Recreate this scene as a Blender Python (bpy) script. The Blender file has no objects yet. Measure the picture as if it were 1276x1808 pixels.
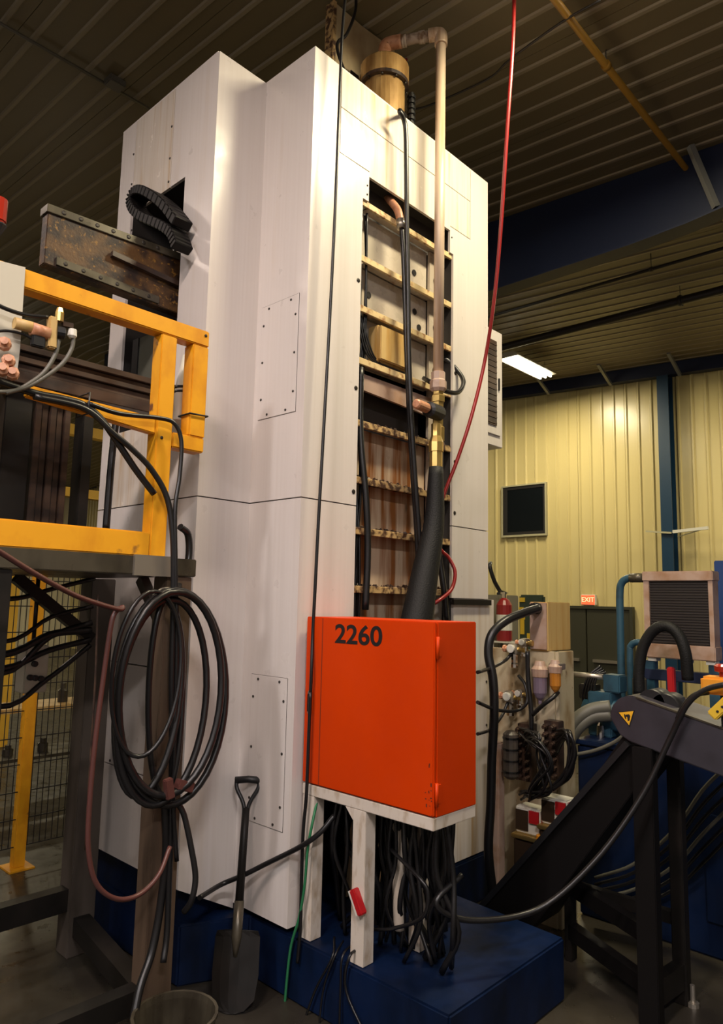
import bpy, bmesh, math, random
from mathutils import Vector as V
random.seed(7)
scene = bpy.context.scene
COL = scene.collection
# ------------------------------------------------------------------ camera
CAM = V((0, 0, 2.0))
yaw, pitch, roll, FPX = math.radians(43.19), math.radians(7.15), math.radians(1.23), 1255.0
_F = V((math.cos(yaw) * math.cos(pitch), math.sin(yaw) * math.cos(pitch), math.sin(pitch)))
_r = V((math.sin(yaw), -math.cos(yaw), 0)); _u = _r.cross(_F)
_R = math.cos(roll) * _r + math.sin(roll) * _u
_U = -math.sin(roll) * _r + math.cos(roll) * _u
cd = bpy.data.cameras.new('camera'); cam = bpy.data.objects.new('camera', cd); COL.objects.link(cam)
from mathutils import Matrix
M = Matrix((_R, _U, -_F)).transposed().to_4x4(); M.translation = CAM
cam.matrix_world = M
cd.sensor_fit = 'VERTICAL'; cd.sensor_height = 36.0; cd.lens = 36.0 * FPX / 1808.0
cd.clip_end = 200; cd.clip_start = 0.05
scene.camera = cam
vs = scene.view_settings
vs.view_transform = 'Standard'; vs.look = 'None'; vs.gamma = 1.0; vs.use_curve_mapping = False
vs.exposure = 0.0
w = bpy.data.worlds.new('hall_air'); scene.world = w; w.use_nodes = True
w.node_tree.nodes['Background'].inputs[0].default_value = (1.0, 0.85, 0.6, 1)
w.node_tree.nodes['Background'].inputs[1].default_value = 0.004
# lamps: x, y, length along x, watts, colour   (the fixtures are built further down around these)
WARM, PINK, COOL = (1.0, 0.87, 0.58), (1.0, 0.80, 0.72), (1.0, 0.93, 0.93)
LAMPS = [
    ('w', 3.70, 1.48, 5.955, 1.0, 165, WARM, 'twin tube ceiling light above the open ladder face of the white tower'),
    ('p', -0.45, 1.35, 5.93, 1.3, 165, PINK, 'ceiling light on the platform side of the tower'),
    ('n', -1.0, -2.2, 5.72, 1.3, 280, COOL, 'unseen ceiling light over the open floor facing the tower corner, added as neutral fill'),  # unseen, added to brighten the step and lower panels with neutral light
    ('n', -3.6, 1.6, 5.9, 1.3, 250, COOL, 'unseen ceiling light over the open floor facing the platform, added as neutral fill'),  # second unseen neutral lamp, added to brighten the corner panels
    ('p', -0.75, 6.6, 6.05, 1.3, 60, PINK, 'ceiling light beyond the yellow guard frame'),
    ('w', 10.55, 6.05, 6.05, 1.3, 150, WARM, 'lit ceiling light hanging near the wall with the small dark window'),
    ('w', 10.55, 1.72, 5.85, 1.3, 130, WARM, 'ceiling light hanging in front of the blue wall column'),
    ('w', 7.0, 5.9, 6.0, 1.3, 60, WARM, 'ceiling light hidden behind the white tower'),
    ('w', 5.6, 15.4, 6.5, 1.0, 200, WARM, 'far ceiling light seen past the valve bracket'),
    ('w', 4.4, 20.0, 6.2, 1.3, 350, WARM, 'unseen far ceiling light added to light the end wall'),  # unseen, added so the far wall gets light
]

# ------------------------------------------------------------------ pixel helpers (1276 x 1808 frame) : points on real planes
def ray(x, y): return _F + _R * ((x - 638.0) / FPX) - _U * ((y - 904.0) / FPX)
def PX(x, y, v): d = ray(x, y); return CAM + d * (v / d.x)
def PY(x, y, v): d = ray(x, y); return CAM + d * (v / d.y)
def PZ(x, y, v): d = ray(x, y); return CAM + d * ((v - CAM.z) / d.z)

# ------------------------------------------------------------------ materials
MATS = {}
def mat(name, col, rough=0.5, metal=0.0, col2=None, sc=(4, 4, 4), lo=0.45, hi=0.7, col3=None, sc3=(20, 20, 2), lo3=0.6, hi3=0.75,
        bump=0.0, bsc=60, emit=0, rvar=0.0, alpha=None, spec=0.5):
    m = bpy.data.materials.new(name); m.use_nodes = True; MATS[name] = m
    nt = m.node_tree; N = nt.nodes; Lk = nt.links; b = N['Principled BSDF']
    b.inputs['Roughness'].default_value = rough; b.inputs['Metallic'].default_value = metal
    b.inputs['Specular IOR Level'].default_value = spec
    geo = N.new('ShaderNodeNewGeometry')
    def noise(scale, detail=5):
        mp = N.new('ShaderNodeMapping'); mp.inputs['Scale'].default_value = scale
        Lk.new(geo.outputs['Position'], mp.inputs['Vector'])
        n = N.new('ShaderNodeTexNoise'); n.inputs['Scale'].default_value = 1.0; n.inputs['Detail'].default_value = detail
        Lk.new(mp.outputs[0], n.inputs['Vector']); return n
    def ramp(n, a, c):
        r = N.new('ShaderNodeMapRange'); r.inputs['From Min'].default_value = a; r.inputs['From Max'].default_value = c
        Lk.new(n.outputs['Fac'], r.inputs['Value']); return r
    def mix(fac, A, B):
        x = N.new('ShaderNodeMix'); x.data_type = 'RGBA'
        Lk.new(fac.outputs[0], x.inputs[0])
        for s, c in ((6, A), (7, B)):
            if isinstance(c, tuple): x.inputs[s].default_value = (*c, 1)
            else: Lk.new(c, x.inputs[s])
        return x.outputs[2]
    out = col
    if col2: out = mix(ramp(noise(sc), lo, hi), col, col2)
    if col3: out = mix(ramp(noise(sc3), lo3, hi3), out, col3)
    if isinstance(out, tuple): b.inputs['Base Color'].default_value = (*out, 1)
    else: Lk.new(out, b.inputs['Base Color'])
    if rvar:
        r = ramp(noise((9, 9, 9)), 0.3, 0.7); r.inputs['To Min'].default_value = max(0.02, rough - rvar); r.inputs['To Max'].default_value = rough + rvar
        Lk.new(r.outputs[0], b.inputs['Roughness'])
    if bump:
        bp = N.new('ShaderNodeBump'); bp.inputs['Strength'].default_value = bump; bp.inputs['Distance'].default_value = 0.01
        Lk.new(noise((bsc, bsc, bsc)).outputs['Fac'], bp.inputs['Height']); Lk.new(bp.outputs[0], b.inputs['Normal'])
    if emit:
        b.inputs['Emission Color'].default_value = (*col, 1); b.inputs['Emission Strength'].default_value = emit
    if alpha is not None:
        b.inputs['Transmission Weight'].default_value = alpha
    return m
RUST = (0.20, 0.075, 0.018)
mat('white_paint', (0.66, 0.61, 0.575), 0.33, col2=(0.63, 0.575, 0.535), sc=(60, 60, 0.5), lo=0.35, hi=0.75, col3=(0.56, 0.47, 0.38), sc3=(5, 5, 0.35), lo3=0.62, hi3=0.85, bump=0.04, bsc=25, rvar=0.06)
mat('white_stained', (0.68, 0.62, 0.55), 0.22, col2=(0.60, 0.52, 0.43), sc=(30, 30, 1.0), lo=0.4, hi=0.75, col3=(0.50, 0.32, 0.14), sc3=(15, 15, 0.8), lo3=0.55, hi3=0.76, bump=0.03, bsc=25, rvar=0.06)
mat('seam_dark', (0.012, 0.009, 0.007), 0.8)
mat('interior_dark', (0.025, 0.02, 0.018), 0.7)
mat('rust_plate', (0.52, 0.40, 0.28), 0.36, col2=(0.24, 0.085, 0.02), sc=(15, 15, 1.1), lo=0.40, hi=0.60, col3=(0.06, 0.025, 0.012), sc3=(14, 14, 3), lo3=0.62, hi3=0.75, rvar=0.1)
mat('pale_plate', (0.50, 0.44, 0.36), 0.3, col2=(0.40, 0.33, 0.26), sc=(6, 6, 1.5), lo=0.4, hi=0.7, col3=(0.34, 0.18, 0.08), sc3=(9, 9, 2.5), lo3=0.66, hi3=0.82, rvar=0.1)
mat('rung_paint', (0.62, 0.47, 0.24), 0.5, col2=(0.25, 0.10, 0.03), sc=(24, 24, 24), lo=0.5, hi=0.68)
mat('rung_rusty', (0.50, 0.33, 0.14), 0.55, col2=(0.07, 0.03, 0.015), sc=(26, 26, 26), lo=0.44, hi=0.58)
mat('screw', (0.03, 0.025, 0.02), 0.4, 0.3)
mat('blue_paint', (0.003, 0.011, 0.042), 0.45, col2=(0.0015, 0.005, 0.016), sc=(5, 5, 2), lo=0.4, hi=0.7, rvar=0.1, spec=0.25)
mat('blue_bright', (0.012, 0.045, 0.17), 0.4)
mat('rafter_navy', (0.006, 0.012, 0.04), 0.5)
mat('column_blue', (0.008, 0.035, 0.075), 0.35)
mat('orange_paint', (0.60, 0.044, 0.0), 0.45, col2=(0.55, 0.038, 0.0), sc=(3, 3, 1.2), lo=0.35, hi=0.7, rvar=0.05, spec=0.25)
mat('chip_dark', (0.10, 0.02, 0.008), 0.6)
mat('ledge_white', (0.62, 0.55, 0.47), 0.5, col2=(0.40, 0.30, 0.20), sc=(22, 22, 9), lo=0.52, hi=0.75)
mat('yellow_paint', (0.74, 0.34, 0.012), 0.42, col2=(0.60, 0.24, 0.008), sc=(8, 8, 5), lo=0.45, hi=0.7, col3=(0.16, 0.06, 0.02), sc3=(7, 7, 7), lo3=0.66, hi3=0.72)
mat('yellow_far', (0.62, 0.36, 0.03), 0.5)
mat('black_rubber', (0.007, 0.0065, 0.007), 0.36)
mat('black_sleeve', (0.006, 0.006, 0.006), 0.6, bump=0.3, bsc=120, spec=0.3)
mat('black_plastic', (0.008, 0.008, 0.009), 0.45)
mat('red_hose', (0.26, 0.012, 0.012), 0.35)
mat('dusk_red_hose', (0.085, 0.03, 0.025), 0.4)
mat('grey_hose', (0.10, 0.095, 0.075), 0.5)
mat('green_wire', (0.02, 0.16, 0.06), 0.5)
mat('grime_brown', (0.060, 0.034, 0.022), 0.38, col2=(0.02, 0.012, 0.01), sc=(4, 20, 14), lo=0.4, hi=0.65, rvar=0.1)
mat('grime_black', (0.007, 0.006, 0.005), 0.5, col2=(0.013, 0.010, 0.008), sc=(6, 6, 6), spec=0.3)
mat('rusty_trough', (0.085, 0.040, 0.010), 0.55, col2=(0.016, 0.007, 0.004), sc=(7, 7, 9), lo=0.40, hi=0.58, col3=(0.20, 0.10, 0.015), sc3=(45, 45, 45), lo3=0.60, hi3=0.70, bump=0.2)
mat('oily_steel', (0.085, 0.073, 0.05), 0.35, 0.4, col2=(0.03, 0.024, 0.016), sc=(6, 6, 3), rvar=0.1)
mat('leg_steel', (0.085, 0.068, 0.055), 0.45, col2=(0.035, 0.027, 0.02), sc=(8, 8, 1.5))
mat('leg_brown', (0.095, 0.062, 0.04), 0.45, col2=(0.035, 0.022, 0.014), sc=(10, 10, 1.2))
mat('steel', (0.42, 0.38, 0.32), 0.35, 0.8)
mat('chrome', (0.75, 0.70, 0.62), 0.12, 1.0)
mat('brass', (0.60, 0.42, 0.14), 0.3, 0.85)
mat('salmon_metal', (0.52, 0.25, 0.14), 0.45, col2=(0.35, 0.14, 0.06), sc=(30, 30, 30))
mat('pipe_pinkish', (0.60, 0.46, 0.34), 0.4, 0.1, col2=(0.42, 0.26, 0.14), sc=(30, 30, 1.2), lo=0.42, hi=0.68)
mat('pipe_tape', (0.46, 0.36, 0.28), 0.55, col2=(0.16, 0.08, 0.03), sc=(20, 20, 20), lo=0.45, hi=0.65)
mat('canister_tan', (0.50, 0.31, 0.12), 0.25, 0.35, col2=(0.24, 0.12, 0.035), sc=(12, 12, 3), lo=0.42, hi=0.7)
mat('mast_tan', (0.48, 0.38, 0.23), 0.45, col2=(0.30, 0.20, 0.10), sc=(5, 5, 3), lo=0.4, hi=0.7)
mat('tan_box', (0.50, 0.34, 0.13), 0.5, col2=(0.42, 0.24, 0.06), sc=(18, 18, 2), lo=0.45, hi=0.65)
mat('tan_panel', (0.46, 0.39, 0.26), 0.5, col2=(0.28, 0.19, 0.09), sc=(9, 9, 4), lo=0.45, hi=0.68, col3=(0.10, 0.05, 0.02), sc3=(14, 14, 9), lo3=0.66, hi3=0.74)
mat('grey_cabinet', (0.17, 0.155, 0.11), 0.5)
mat('green_board', (0.035, 0.055, 0.035), 0.5)
mat('yellow_tag', (0.70, 0.46, 0.03), 0.5)
mat('extinguisher_red', (0.22, 0.012, 0.012), 0.35)
mat('red_paint', (0.40, 0.012, 0.015), 0.35)
mat('label_white', (0.62, 0.60, 0.52), 0.5)
mat('orange_cap', (0.75, 0.30, 0.02), 0.4)
mat('reservoir_dark', (0.04, 0.025, 0.015), 0.25)
mat('purple_bowl', (0.20, 0.15, 0.20), 0.12, 0.2)
mat('amber_bowl', (0.42, 0.16, 0.02), 0.15)
mat('cream_wall', (0.60, 0.50, 0.235), 0.28)
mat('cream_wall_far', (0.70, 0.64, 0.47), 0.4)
mat('wall_grey', (0.30, 0.29, 0.28), 0.5)
mat('ceiling_liner', (0.135, 0.105, 0.058), 0.5)
mat('rib_liner_lit', (0.23, 0.19, 0.13), 0.5)  # lighter than the liner: the light caught by the ribs is painted in
mat('concrete', (0.04, 0.034, 0.024), 0.35, col2=(0.018, 0.015, 0.011), sc=(1.3, 1.3, 1.3), lo=0.4, hi=0.68, col3=(0.03, 0.026, 0.02), sc3=(3, 3, 3), lo3=0.6, hi3=0.72, rvar=0.12)
mat('window_glass', (0.006, 0.008, 0.010), 0.10)
mat('window_trim', (0.40, 0.37, 0.24), 0.4)
mat('door_dark', (0.035, 0.034, 0.020), 0.5)
mat('exit_red', (1.0, 0.09, 0.03), 0.5, emit=1.6)
mat('exit_letters', (1.0, 0.34, 0.17), 0.5, emit=2.2)
mat('tube_white', (1.0, 0.93, 0.75), 0.5, emit=14)
mat('lamp_housing', (0.70, 0.66, 0.55), 0.4)
mat('pipe_yellow', (0.26, 0.13, 0.01), 0.5)
mat('pipe_dark', (0.020, 0.015, 0.012), 0.5)
mat('rail_black', (0.005, 0.0042, 0.004), 0.5, spec=0.2)
mat('conduit', (0.11, 0.10, 0.085), 0.4, 0.3)
mat('brace_grey', (0.20, 0.20, 0.19), 0.4, 0.2)
mat('conveyor_grey', (0.036, 0.033, 0.042), 0.38, col2=(0.024, 0.022, 0.027), sc=(5, 5, 5), rvar=0.06)
mat('sign_yellow', (0.80, 0.42, 0.02), 0.45)
mat('ink_black', (0.012, 0.010, 0.010), 0.5)
mat('cooler_pink', (0.40, 0.28, 0.22), 0.45, col2=(0.30, 0.17, 0.10), sc=(9, 9, 9), lo=0.45, hi=0.7)
mat('cooler_core', (0.022, 0.016, 0.013), 0.6)
mat('pump_blue', (0.02, 0.07, 0.11), 0.45, col2=(0.012, 0.035, 0.055), sc=(9, 9, 9))
mat('pale_grey', (0.50, 0.47, 0.38), 0.45)
mat('mirror_panel', (0.10, 0.10, 0.08), 0.12)
mat('red_lens', (0.30, 0.02, 0.008), 0.25)

# ------------------------------------------------------------------ mesh helpers
WORLD = {}
def spl(pts, k=7):
    pts = [V(p) for p in pts]
    if len(pts) < 3: return pts
    P = [pts[0] * 2 - pts[1]] + pts + [pts[-1] * 2 - pts[-2]]
    out = []
    for i in range(1, len(P) - 2):
        a, b, c, d = P[i - 1], P[i], P[i + 1], P[i + 2]
        for j in range(k):
            t = j / k
            out.append(0.5 * ((2 * b) + (c - a) * t + (2 * a - 5 * b + 4 * c - d) * t * t + (3 * b - a - 3 * c + d) * t ** 3))
    out.append(pts[-1]); return out
class MB:
    def __init__(s): s.v = []; s.f = []; s.s = []
    def _add(s, vs_, fs, sm=False):
        o = len(s.v); s.v += [V(p) for p in vs_]
        for f in fs: s.f.append([i + o for i in f]); s.s.append(sm)
        return s
    def hexa(s, c):
        return s._add(c, [(0, 3, 2, 1), (4, 5, 6, 7), (0, 1, 5, 4), (1, 2, 6, 5), (2, 3, 7, 6), (3, 0, 4, 7)])
    def box(s, x0, x1, y0, y1, z0, z1):
        return s.hexa([(x0, y0, z0), (x1, y0, z0), (x1, y1, z0), (x0, y1, z0), (x0, y0, z1), (x1, y0, z1), (x1, y1, z1), (x0, y1, z1)])
    def beam(s, a, b, wd, ht, up=(0, 0, 1)):
        a, b = V(a), V(b); d = (b - a).normalized(); up = V(up)
        if abs(d.dot(up)) > 0.95: up = V((0, 1, 0))
        sd = d.cross(up).normalized() * wd / 2; u = sd.normalized().cross(d) * ht / 2
        return s.hexa([a - sd - u, a + sd - u, a + sd + u, a - sd + u, b - sd - u, b + sd - u, b + sd + u, b - sd + u])
    def prism(s, pts, off):
        n = len(pts); pts = [V(p) for p in pts]; off = V(off)
        fs = [list(range(n))[::-1], list(range(n, 2 * n))] + [(i, (i + 1) % n, n + (i + 1) % n, n + i) for i in range(n)]
        return s._add(pts + [p + off for p in pts], fs)
    def tube(s, pts, r, n=8, closed=False):
        pts = [V(p) for p in pts]; m = len(pts); R = r if isinstance(r, (list, tuple)) else [r] * m
        if len(R) != m: R = [R[0] + (R[-1] - R[0]) * i / (m - 1) for i in range(m)]
        vs_ = []; prev = None
        for i, p in enumerate(pts):
            if closed: d = pts[(i + 1) % m] - pts[i - 1]
            else: d = pts[min(i + 1, m - 1)] - pts[max(i - 1, 0)]
            d = d.normalized() if d.length > 1e-9 else V((0, 0, 1))
            if prev is None: a = d.orthogonal().normalized()
            else:
                a = prev - d * prev.dot(d); a = a.normalized() if a.length > 1e-6 else d.orthogonal().normalized()
            prev = a; b = d.cross(a)
            vs_ += [p + (a * math.cos(2 * math.pi * k / n) + b * math.sin(2 * math.pi * k / n)) * R[i] for k in range(n)]
        fs = []
        for i in range(m if closed else m - 1):
            j = (i + 1) % m
            fs += [(i * n + k, i * n + (k + 1) % n, j * n + (k + 1) % n, j * n + k) for k in range(n)]
        o = len(s.f); s._add(vs_, fs, True)
        if not closed:
            b0 = len(s.v) - len(vs_)
            s.f.append([b0 + k for k in range(n)][::-1]); s.s.append(False)
            s.f.append([b0 + (m - 1) * n + k for k in range(n)]); s.s.append(False)
        return s
    def cyl(s, a, b, r, n=14, r2=None):
        return s.tube([a, b], [r, r if r2 is None else r2], n)
    def lathe(s, base, axis, prof, n=16):
        base, ax = V(base), V(axis).normalized()
        return s.tube_prof([base + ax * t for t, _ in prof], [max(q, 1e-4) for _, q in prof], ax, n)
    def tube_prof(s, pts, R, ax, n):
        a = ax.orthogonal().normalized(); b = ax.cross(a); m = len(pts); vs_ = []
        for p, r in zip(pts, R):
            vs_ += [p + (a * math.cos(2 * math.pi * k / n) + b * math.sin(2 * math.pi * k / n)) * r for k in range(n)]
        fs = [(i * n + k, i * n + (k + 1) % n, (i + 1) * n + (k + 1) % n, (i + 1) * n + k) for i in range(m - 1) for k in range(n)]
        s._add(vs_, fs, False)
        b0 = len(s.v) - len(vs_)
        s.f.append([b0 + k for k in range(n)][::-1]); s.s.append(False)
        s.f.append([b0 + (m - 1) * n + k for k in range(n)]); s.s.append(False)
        return s
    def build(s, name, m, parent=None, bevel=0.0, seg=2):
        me = bpy.data.meshes.new(name)
        org = WORLD.get(parent.name, V((0, 0, 0))) if parent else V((0, 0, 0))
        me.from_pydata([tuple(p - org) for p in s.v], [], s.f)
        me.polygons.foreach_set('use_smooth', s.s)
        bm = bmesh.new(); bm.from_mesh(me)
        bmesh.ops.recalc_face_normals(bm, faces=bm.faces)
        if bevel:
            bmesh.ops.bevel(bm, geom=[e for e in bm.edges], offset=bevel, segments=seg, affect='EDGES', clamp_overlap=True)
        bm.to_mesh(me); bm.free()
        me.materials.append(MATS[m])
        o = bpy.data.objects.new(name, me); COL.objects.link(o)
        if parent: o.parent = parent
        WORLD[o.name] = org
        return o
def tag(o, label, cat, group=None):
    o['label'] = label; o['category'] = cat
    if group: o['group'] = group
    return o
def thing(name, label, cat, loc=(0, 0, 0), group=None):
    o = bpy.data.objects.new(name, None); COL.objects.link(o); o.location = loc; o.empty_display_size = 0.1
    WORLD[o.name] = V(loc); return tag(o, label, cat, group)
def root(name, loc):
    o = bpy.data.objects.new(name, None); COL.objects.link(o); o.location = loc; WORLD[o.name] = V(loc); o['kind'] = 'structure'; return o
def struct(o): o['kind'] = 'structure'; return o
def hose(name, pts, r, m, label, cat='hose', group=None, n=8, k=7):
    return tag(MB().tube(spl(pts, k), r, n).build(name, m), label, cat, group)
def share(o, name, parent, delta):
    c = bpy.data.objects.new(name, o.data); COL.objects.link(c); c.parent = parent; c.location = V(o.location) + V(delta); WORLD[c.name] = WORLD[o.name]; return c
def text_mesh(txt, size, name, m, parent, origin, xdir, ydir, bold=0.0, ex=0.001, sx=1.0):
    cu = bpy.data.curves.new(name + '_c', 'FONT'); cu.body = txt; cu.size = size; cu.offset = bold; cu.extrude = ex; cu.align_x = 'CENTER'; cu.align_y = 'CENTER'
    tmp = bpy.data.objects.new(name + '_t', cu); COL.objects.link(tmp)
    bpy.context.view_layer.update()
    me = bpy.data.meshes.new_from_object(tmp.evaluated_get(bpy.context.evaluated_depsgraph_get()))
    bpy.data.objects.remove(tmp); bpy.data.curves.remove(cu)
    xd, yd = V(xdir).normalized(), V(ydir).normalized(); zd = xd.cross(yd)
    org = WORLD.get(parent.name, V((0, 0, 0))) if parent else V((0, 0, 0))
    for v in me.vertices:
        c = v.co.copy(); v.co = V(origin) - org + xd * c.x * sx + yd * c.y + zd * c.z
    me.materials.clear(); me.materials.append(MATS[m])
    o = bpy.data.objects.new(name, me); COL.objects.link(o); o.parent = parent; return o

# ================================================================== THE HALL
XW, X_BACK, Y0, YR, Y1 = 12.5, -5.0, -4.0, 13.0, 27.0
ZC0, SL = 5.983, 0.0566
def zc(y): return ZC0 + SL * y if y < YR else ZC0 + SL * (2 * YR - y)
fl = struct(MB().box(X_BACK, XW, Y0, Y1, -0.1, 0).build('floor', 'concrete'))
# ceiling: liner panels, each with four ribs running across the hall
ce = root('ceiling', (0, 0, 0))
def ceil_panel(x0, wd):
    mb = MB(); mr = MB()
    for ya, yb in ((Y0, YR), (YR, Y1)):
        za, zb = zc(ya), zc(yb)
        mb.hexa([(x0, ya, za), (x0 + wd - 0.004, ya, za), (x0 + wd - 0.004, yb, zb), (x0, yb, zb), (x0, ya, za + .03), (x0 + wd - .004, ya, za + .03), (x0 + wd - .004, yb, zb + .03), (x0, yb, zb + .03)])
        for i in range(4):
            c = x0 + wd * (i + .5) / 4
            prof = [(-.026, 0.002), (-.014, -.012), (.014, -.012), (.026, 0.002)]
            mr.prism([(c + a, ya, za + h) for a, h in prof], (0, yb - ya, zb - za))
    return mb.build('ceiling_panel', 'ceiling_liner', ce), mr
_p, _mr = ceil_panel(0.0, 0.88)
_rib = _mr.build('rib', 'rib_liner_lit', _p)
for i in range(-6, 14):
    if i == 0: continue
    x = i * 0.88
    c = share(_p, 'ceiling_panel', ce, (x, 0, 0)); c2 = share(_rib, 'rib', c, (0, 0, 0))
# walls
def ribbed_wall(name, a, b, z1, m, pitch=0.23, per=4, inward=(-1, 0, 0), ztop=None):
    rt = root(name, (0, 0, 0)); a, b, iw = V(a), V(b), V(inward); L = (b - a).length; d = (b - a) / L
    pw = pitch * per; n = int(L / pw)
    for i in range(n):
        mb = MB(); s0 = a + d * (i * pw); wd = pw if i < n - 1 else L - i * pw
        zt = z1 if ztop is None else max(ztop((s0).y), ztop((s0 + d * wd).y)) + .02
        prof = []; q = max(1, round(wd / pitch)); st = wd / q
        for k in range(q):
            o = k * st
            prof += [(o, 0), (o + st - .07, 0), (o + st - .05, .028), (o + st - .022, .028), (o + st - .004, 0)]
        prof += [(wd - .002, -.03), (0, -.03)]
        mb.prism([s0 + d * t + iw * h for t, h in prof], (0, 0, zt))
        mb.build('wall_panel', m, rt)
    return rt
ribbed_wall('wall_back', (XW, Y0, 0), (XW, Y1, 0), 0, 'cream_wall', inward=(-1, 0, 0), ztop=zc)
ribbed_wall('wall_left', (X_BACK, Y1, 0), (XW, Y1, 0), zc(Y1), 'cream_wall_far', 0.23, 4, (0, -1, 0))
struct(MB().box(X_BACK, XW, Y0 - .1, Y0, 0, zc(Y0)).build('wall_right', 'wall_grey'))
struct(MB().prism([(X_BACK, Y0, 0), (X_BACK, Y1, 0), (X_BACK, Y1, zc(Y1)), (X_BACK, YR, zc(YR)), (X_BACK, Y0, zc(Y0))], (-.1, 0, 0)).build('wall_front', 'wall_grey'))
# eave beam on the back wall, wall column with bracket arms, roof rafter
rt = root('trim_1', (XW, 0, 0))
MB().prism([(XW - .05, Y0, zc(Y0) - .22), (XW - .05, YR, zc(YR) - .22), (XW - .05, YR, zc(YR)), (XW - .05, Y0, zc(Y0))], (-.16, 0, 0)).build('eave_beam', 'rafter_navy', rt)
for px, py in ((965, 690), (1075, 672), (1197, 650)):
    q = PX(px, py, XW - .3)
    MB().beam((XW - .75, q.y, zc(q.y) - .01), (XW - .22, q.y, zc(q.y) - .26), .05, .05).build('brace', 'brace_grey', rt)
rt = root('trim_2', (XW, 4.4, 0))
cb = MB().box(XW - .27, XW - .25, 4.31, 4.50, 0, 6.0).box(XW - .06, XW - .04, 4.31, 4.50, 0, 6.0).box(XW - .25, XW - .06, 4.395, 4.415, 0, 6.0).build('column', 'column_blue', rt)
ar = thing('wall_bracket', 'pair of slim white shelf arms on the blue wall column', 'bracket', (XW - .3, 4.4, 3.3))
MB().beam(PX(1188, 939, XW - .3), PX(1250, 932, XW - .35), .05, .05).build('arm', 'label_white', ar)
MB().beam(PX(1140, 938, XW - .3), PX(1185, 941, XW - .3), .03, .03).build('arm', 'window_trim', ar)
MB().beam(PX(1196, 948, XW - .27), PX(1238, 935, XW - .34), .015, .015).build('stay', 'window_trim', ar)
rt = root('trim_3', (6.45, 0, 0))
def rafter_bot(y): return 5.375 + max(0, 2.65 - y) ** 2 * .065 if y < 6 else 5.375 + (y - 6) * .12
ys = [Y0 + i * (YR - Y0) / 34 for i in range(35)]
prof = [(6.36, y, min(rafter_bot(y), zc(y) - .25)) for y in ys] + [(6.36, YR, zc(YR) - .002), (6.36, Y0, zc(Y0) - .002)]
MB().prism(prof, (.02, 0, 0)).build('rafter_web', 'rafter_navy', rt)
mb = MB()
for a, b in zip(ys[:-1], ys[1:]):
    mb.beam((6.37, a, min(rafter_bot(a), zc(a) - .25)), (6.37, b, min(rafter_bot(b), zc(b) - .25)), .2, .015)
mb.build('rafter_flange', 'rafter_navy', rt)
# window, door, exit sign
wy0, wy1, wz0, wz1 = 6.78, 7.73, 3.38, 4.36
rt = root('window_1', (XW, 7.2, wz0))
mb = MB()
for y0, y1, z0, z1 in ((wy0 - .03, wy1 + .03, wz0 - .04, wz0), (wy0 - .03, wy1 + .03, wz1, wz1 + .03), (wy0 - .03, wy0, wz0, wz1), (wy1, wy1 + .03, wz0, wz1)):
    mb.box(XW - .075, XW - .005, y0, y1, z0, z1)
mb.build('window_frame', 'window_trim', rt)
mb = MB()
for y0, y1, z0, z1 in ((wy0, wy1, wz0, wz0 + .06), (wy0, wy1, wz1 - .06, wz1), (wy0, wy0 + .05, wz0 + .06, wz1 - .06), (wy1 - .1, wy1, wz0 + .06, wz1 - .06)):
    mb.box(XW - .055, XW - .032, y0, y1, z0, z1)
mb.build('sash', 'ink_black', rt)
MB().box(XW - .045, XW - .031, wy0 + .05, wy1 - .1, wz0 + .06, wz1 - .06).build('pane', 'window_glass', rt)
rt = root('door_1', (XW, 5.8, 0))
for y0, y1 in ((5.15, 5.95), (5.97, 6.9)):
    d = MB().box(XW - .09, XW - .03, y0, y1, 0.01, 1.95).build('door_leaf', 'door_dark', rt, .008)
    MB().box(XW - .14, XW - .09, y0 + .12, y1 - .12, 1.0, 1.05).build('push_bar', 'steel', d)
MB().box(XW - .12, XW - .02, 5.09, 6.96, 1.95, 2.0).box(XW - .12, XW - .02, 5.09, 5.145, 0, 1.95).build('door_frame', 'door_dark', rt)
ex = thing('exit_sign', 'small glowing red exit sign above the dark double door', 'sign', (XW - .1, 5.91, 2.01))
MB().box(XW - .11, XW - .03, 5.77, 6.05, 2.015, 2.21).build('housing', 'lamp_housing', ex, .01)
fp = MB().box(XW - .118, XW - .11, 5.785, 6.035, 2.03, 2.195).build('face', 'exit_red', ex)
text_mesh('EXIT', .12, 'lettering', 'exit_letters', fp, (XW - .119, 5.91, 2.112), (0, -1, 0), (0, 0, 1), .002)
# ceiling lights (housing, twin tubes, lamp)
for i, (kd, lx, ly, lz, ln, wt, colr, lab) in enumerate(LAMPS):
    t = thing('ceiling_light', lab, 'light', (lx, ly, lz))
    MB().prism([(lx - ln / 2, ly - .11, lz + .10), (lx - ln / 2, ly + .11, lz + .10), (lx - ln / 2, ly + .20, lz + .012), (lx - ln / 2, ly - .20, lz + .012)], (ln, 0, 0)).build('housing', 'lamp_housing', t)
    for s in (-.1, .0, .1):
        MB().cyl((lx - ln / 2 + .03, ly + s, lz - .012), (lx + ln / 2 - .03, ly + s, lz - .012), .02, 8).build('tube', 'tube_white', t)
    for s in (-.45, .45):
        MB().cyl((lx + s * ln, ly, lz + .1), (lx + s * ln, ly, zc(ly)), .004, 5).build('hanger', 'conduit', t)
    ld = bpy.data.lights.new('lamp_light', 'AREA'); ld.shape = 'RECTANGLE'; ld.size = ln; ld.size_y = .36; ld.energy = wt; ld.color = colr
    lo = bpy.data.objects.new('lamp_light', ld); COL.objects.link(lo); lo.parent = t; lo.location = (0, 0, -.045)
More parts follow.
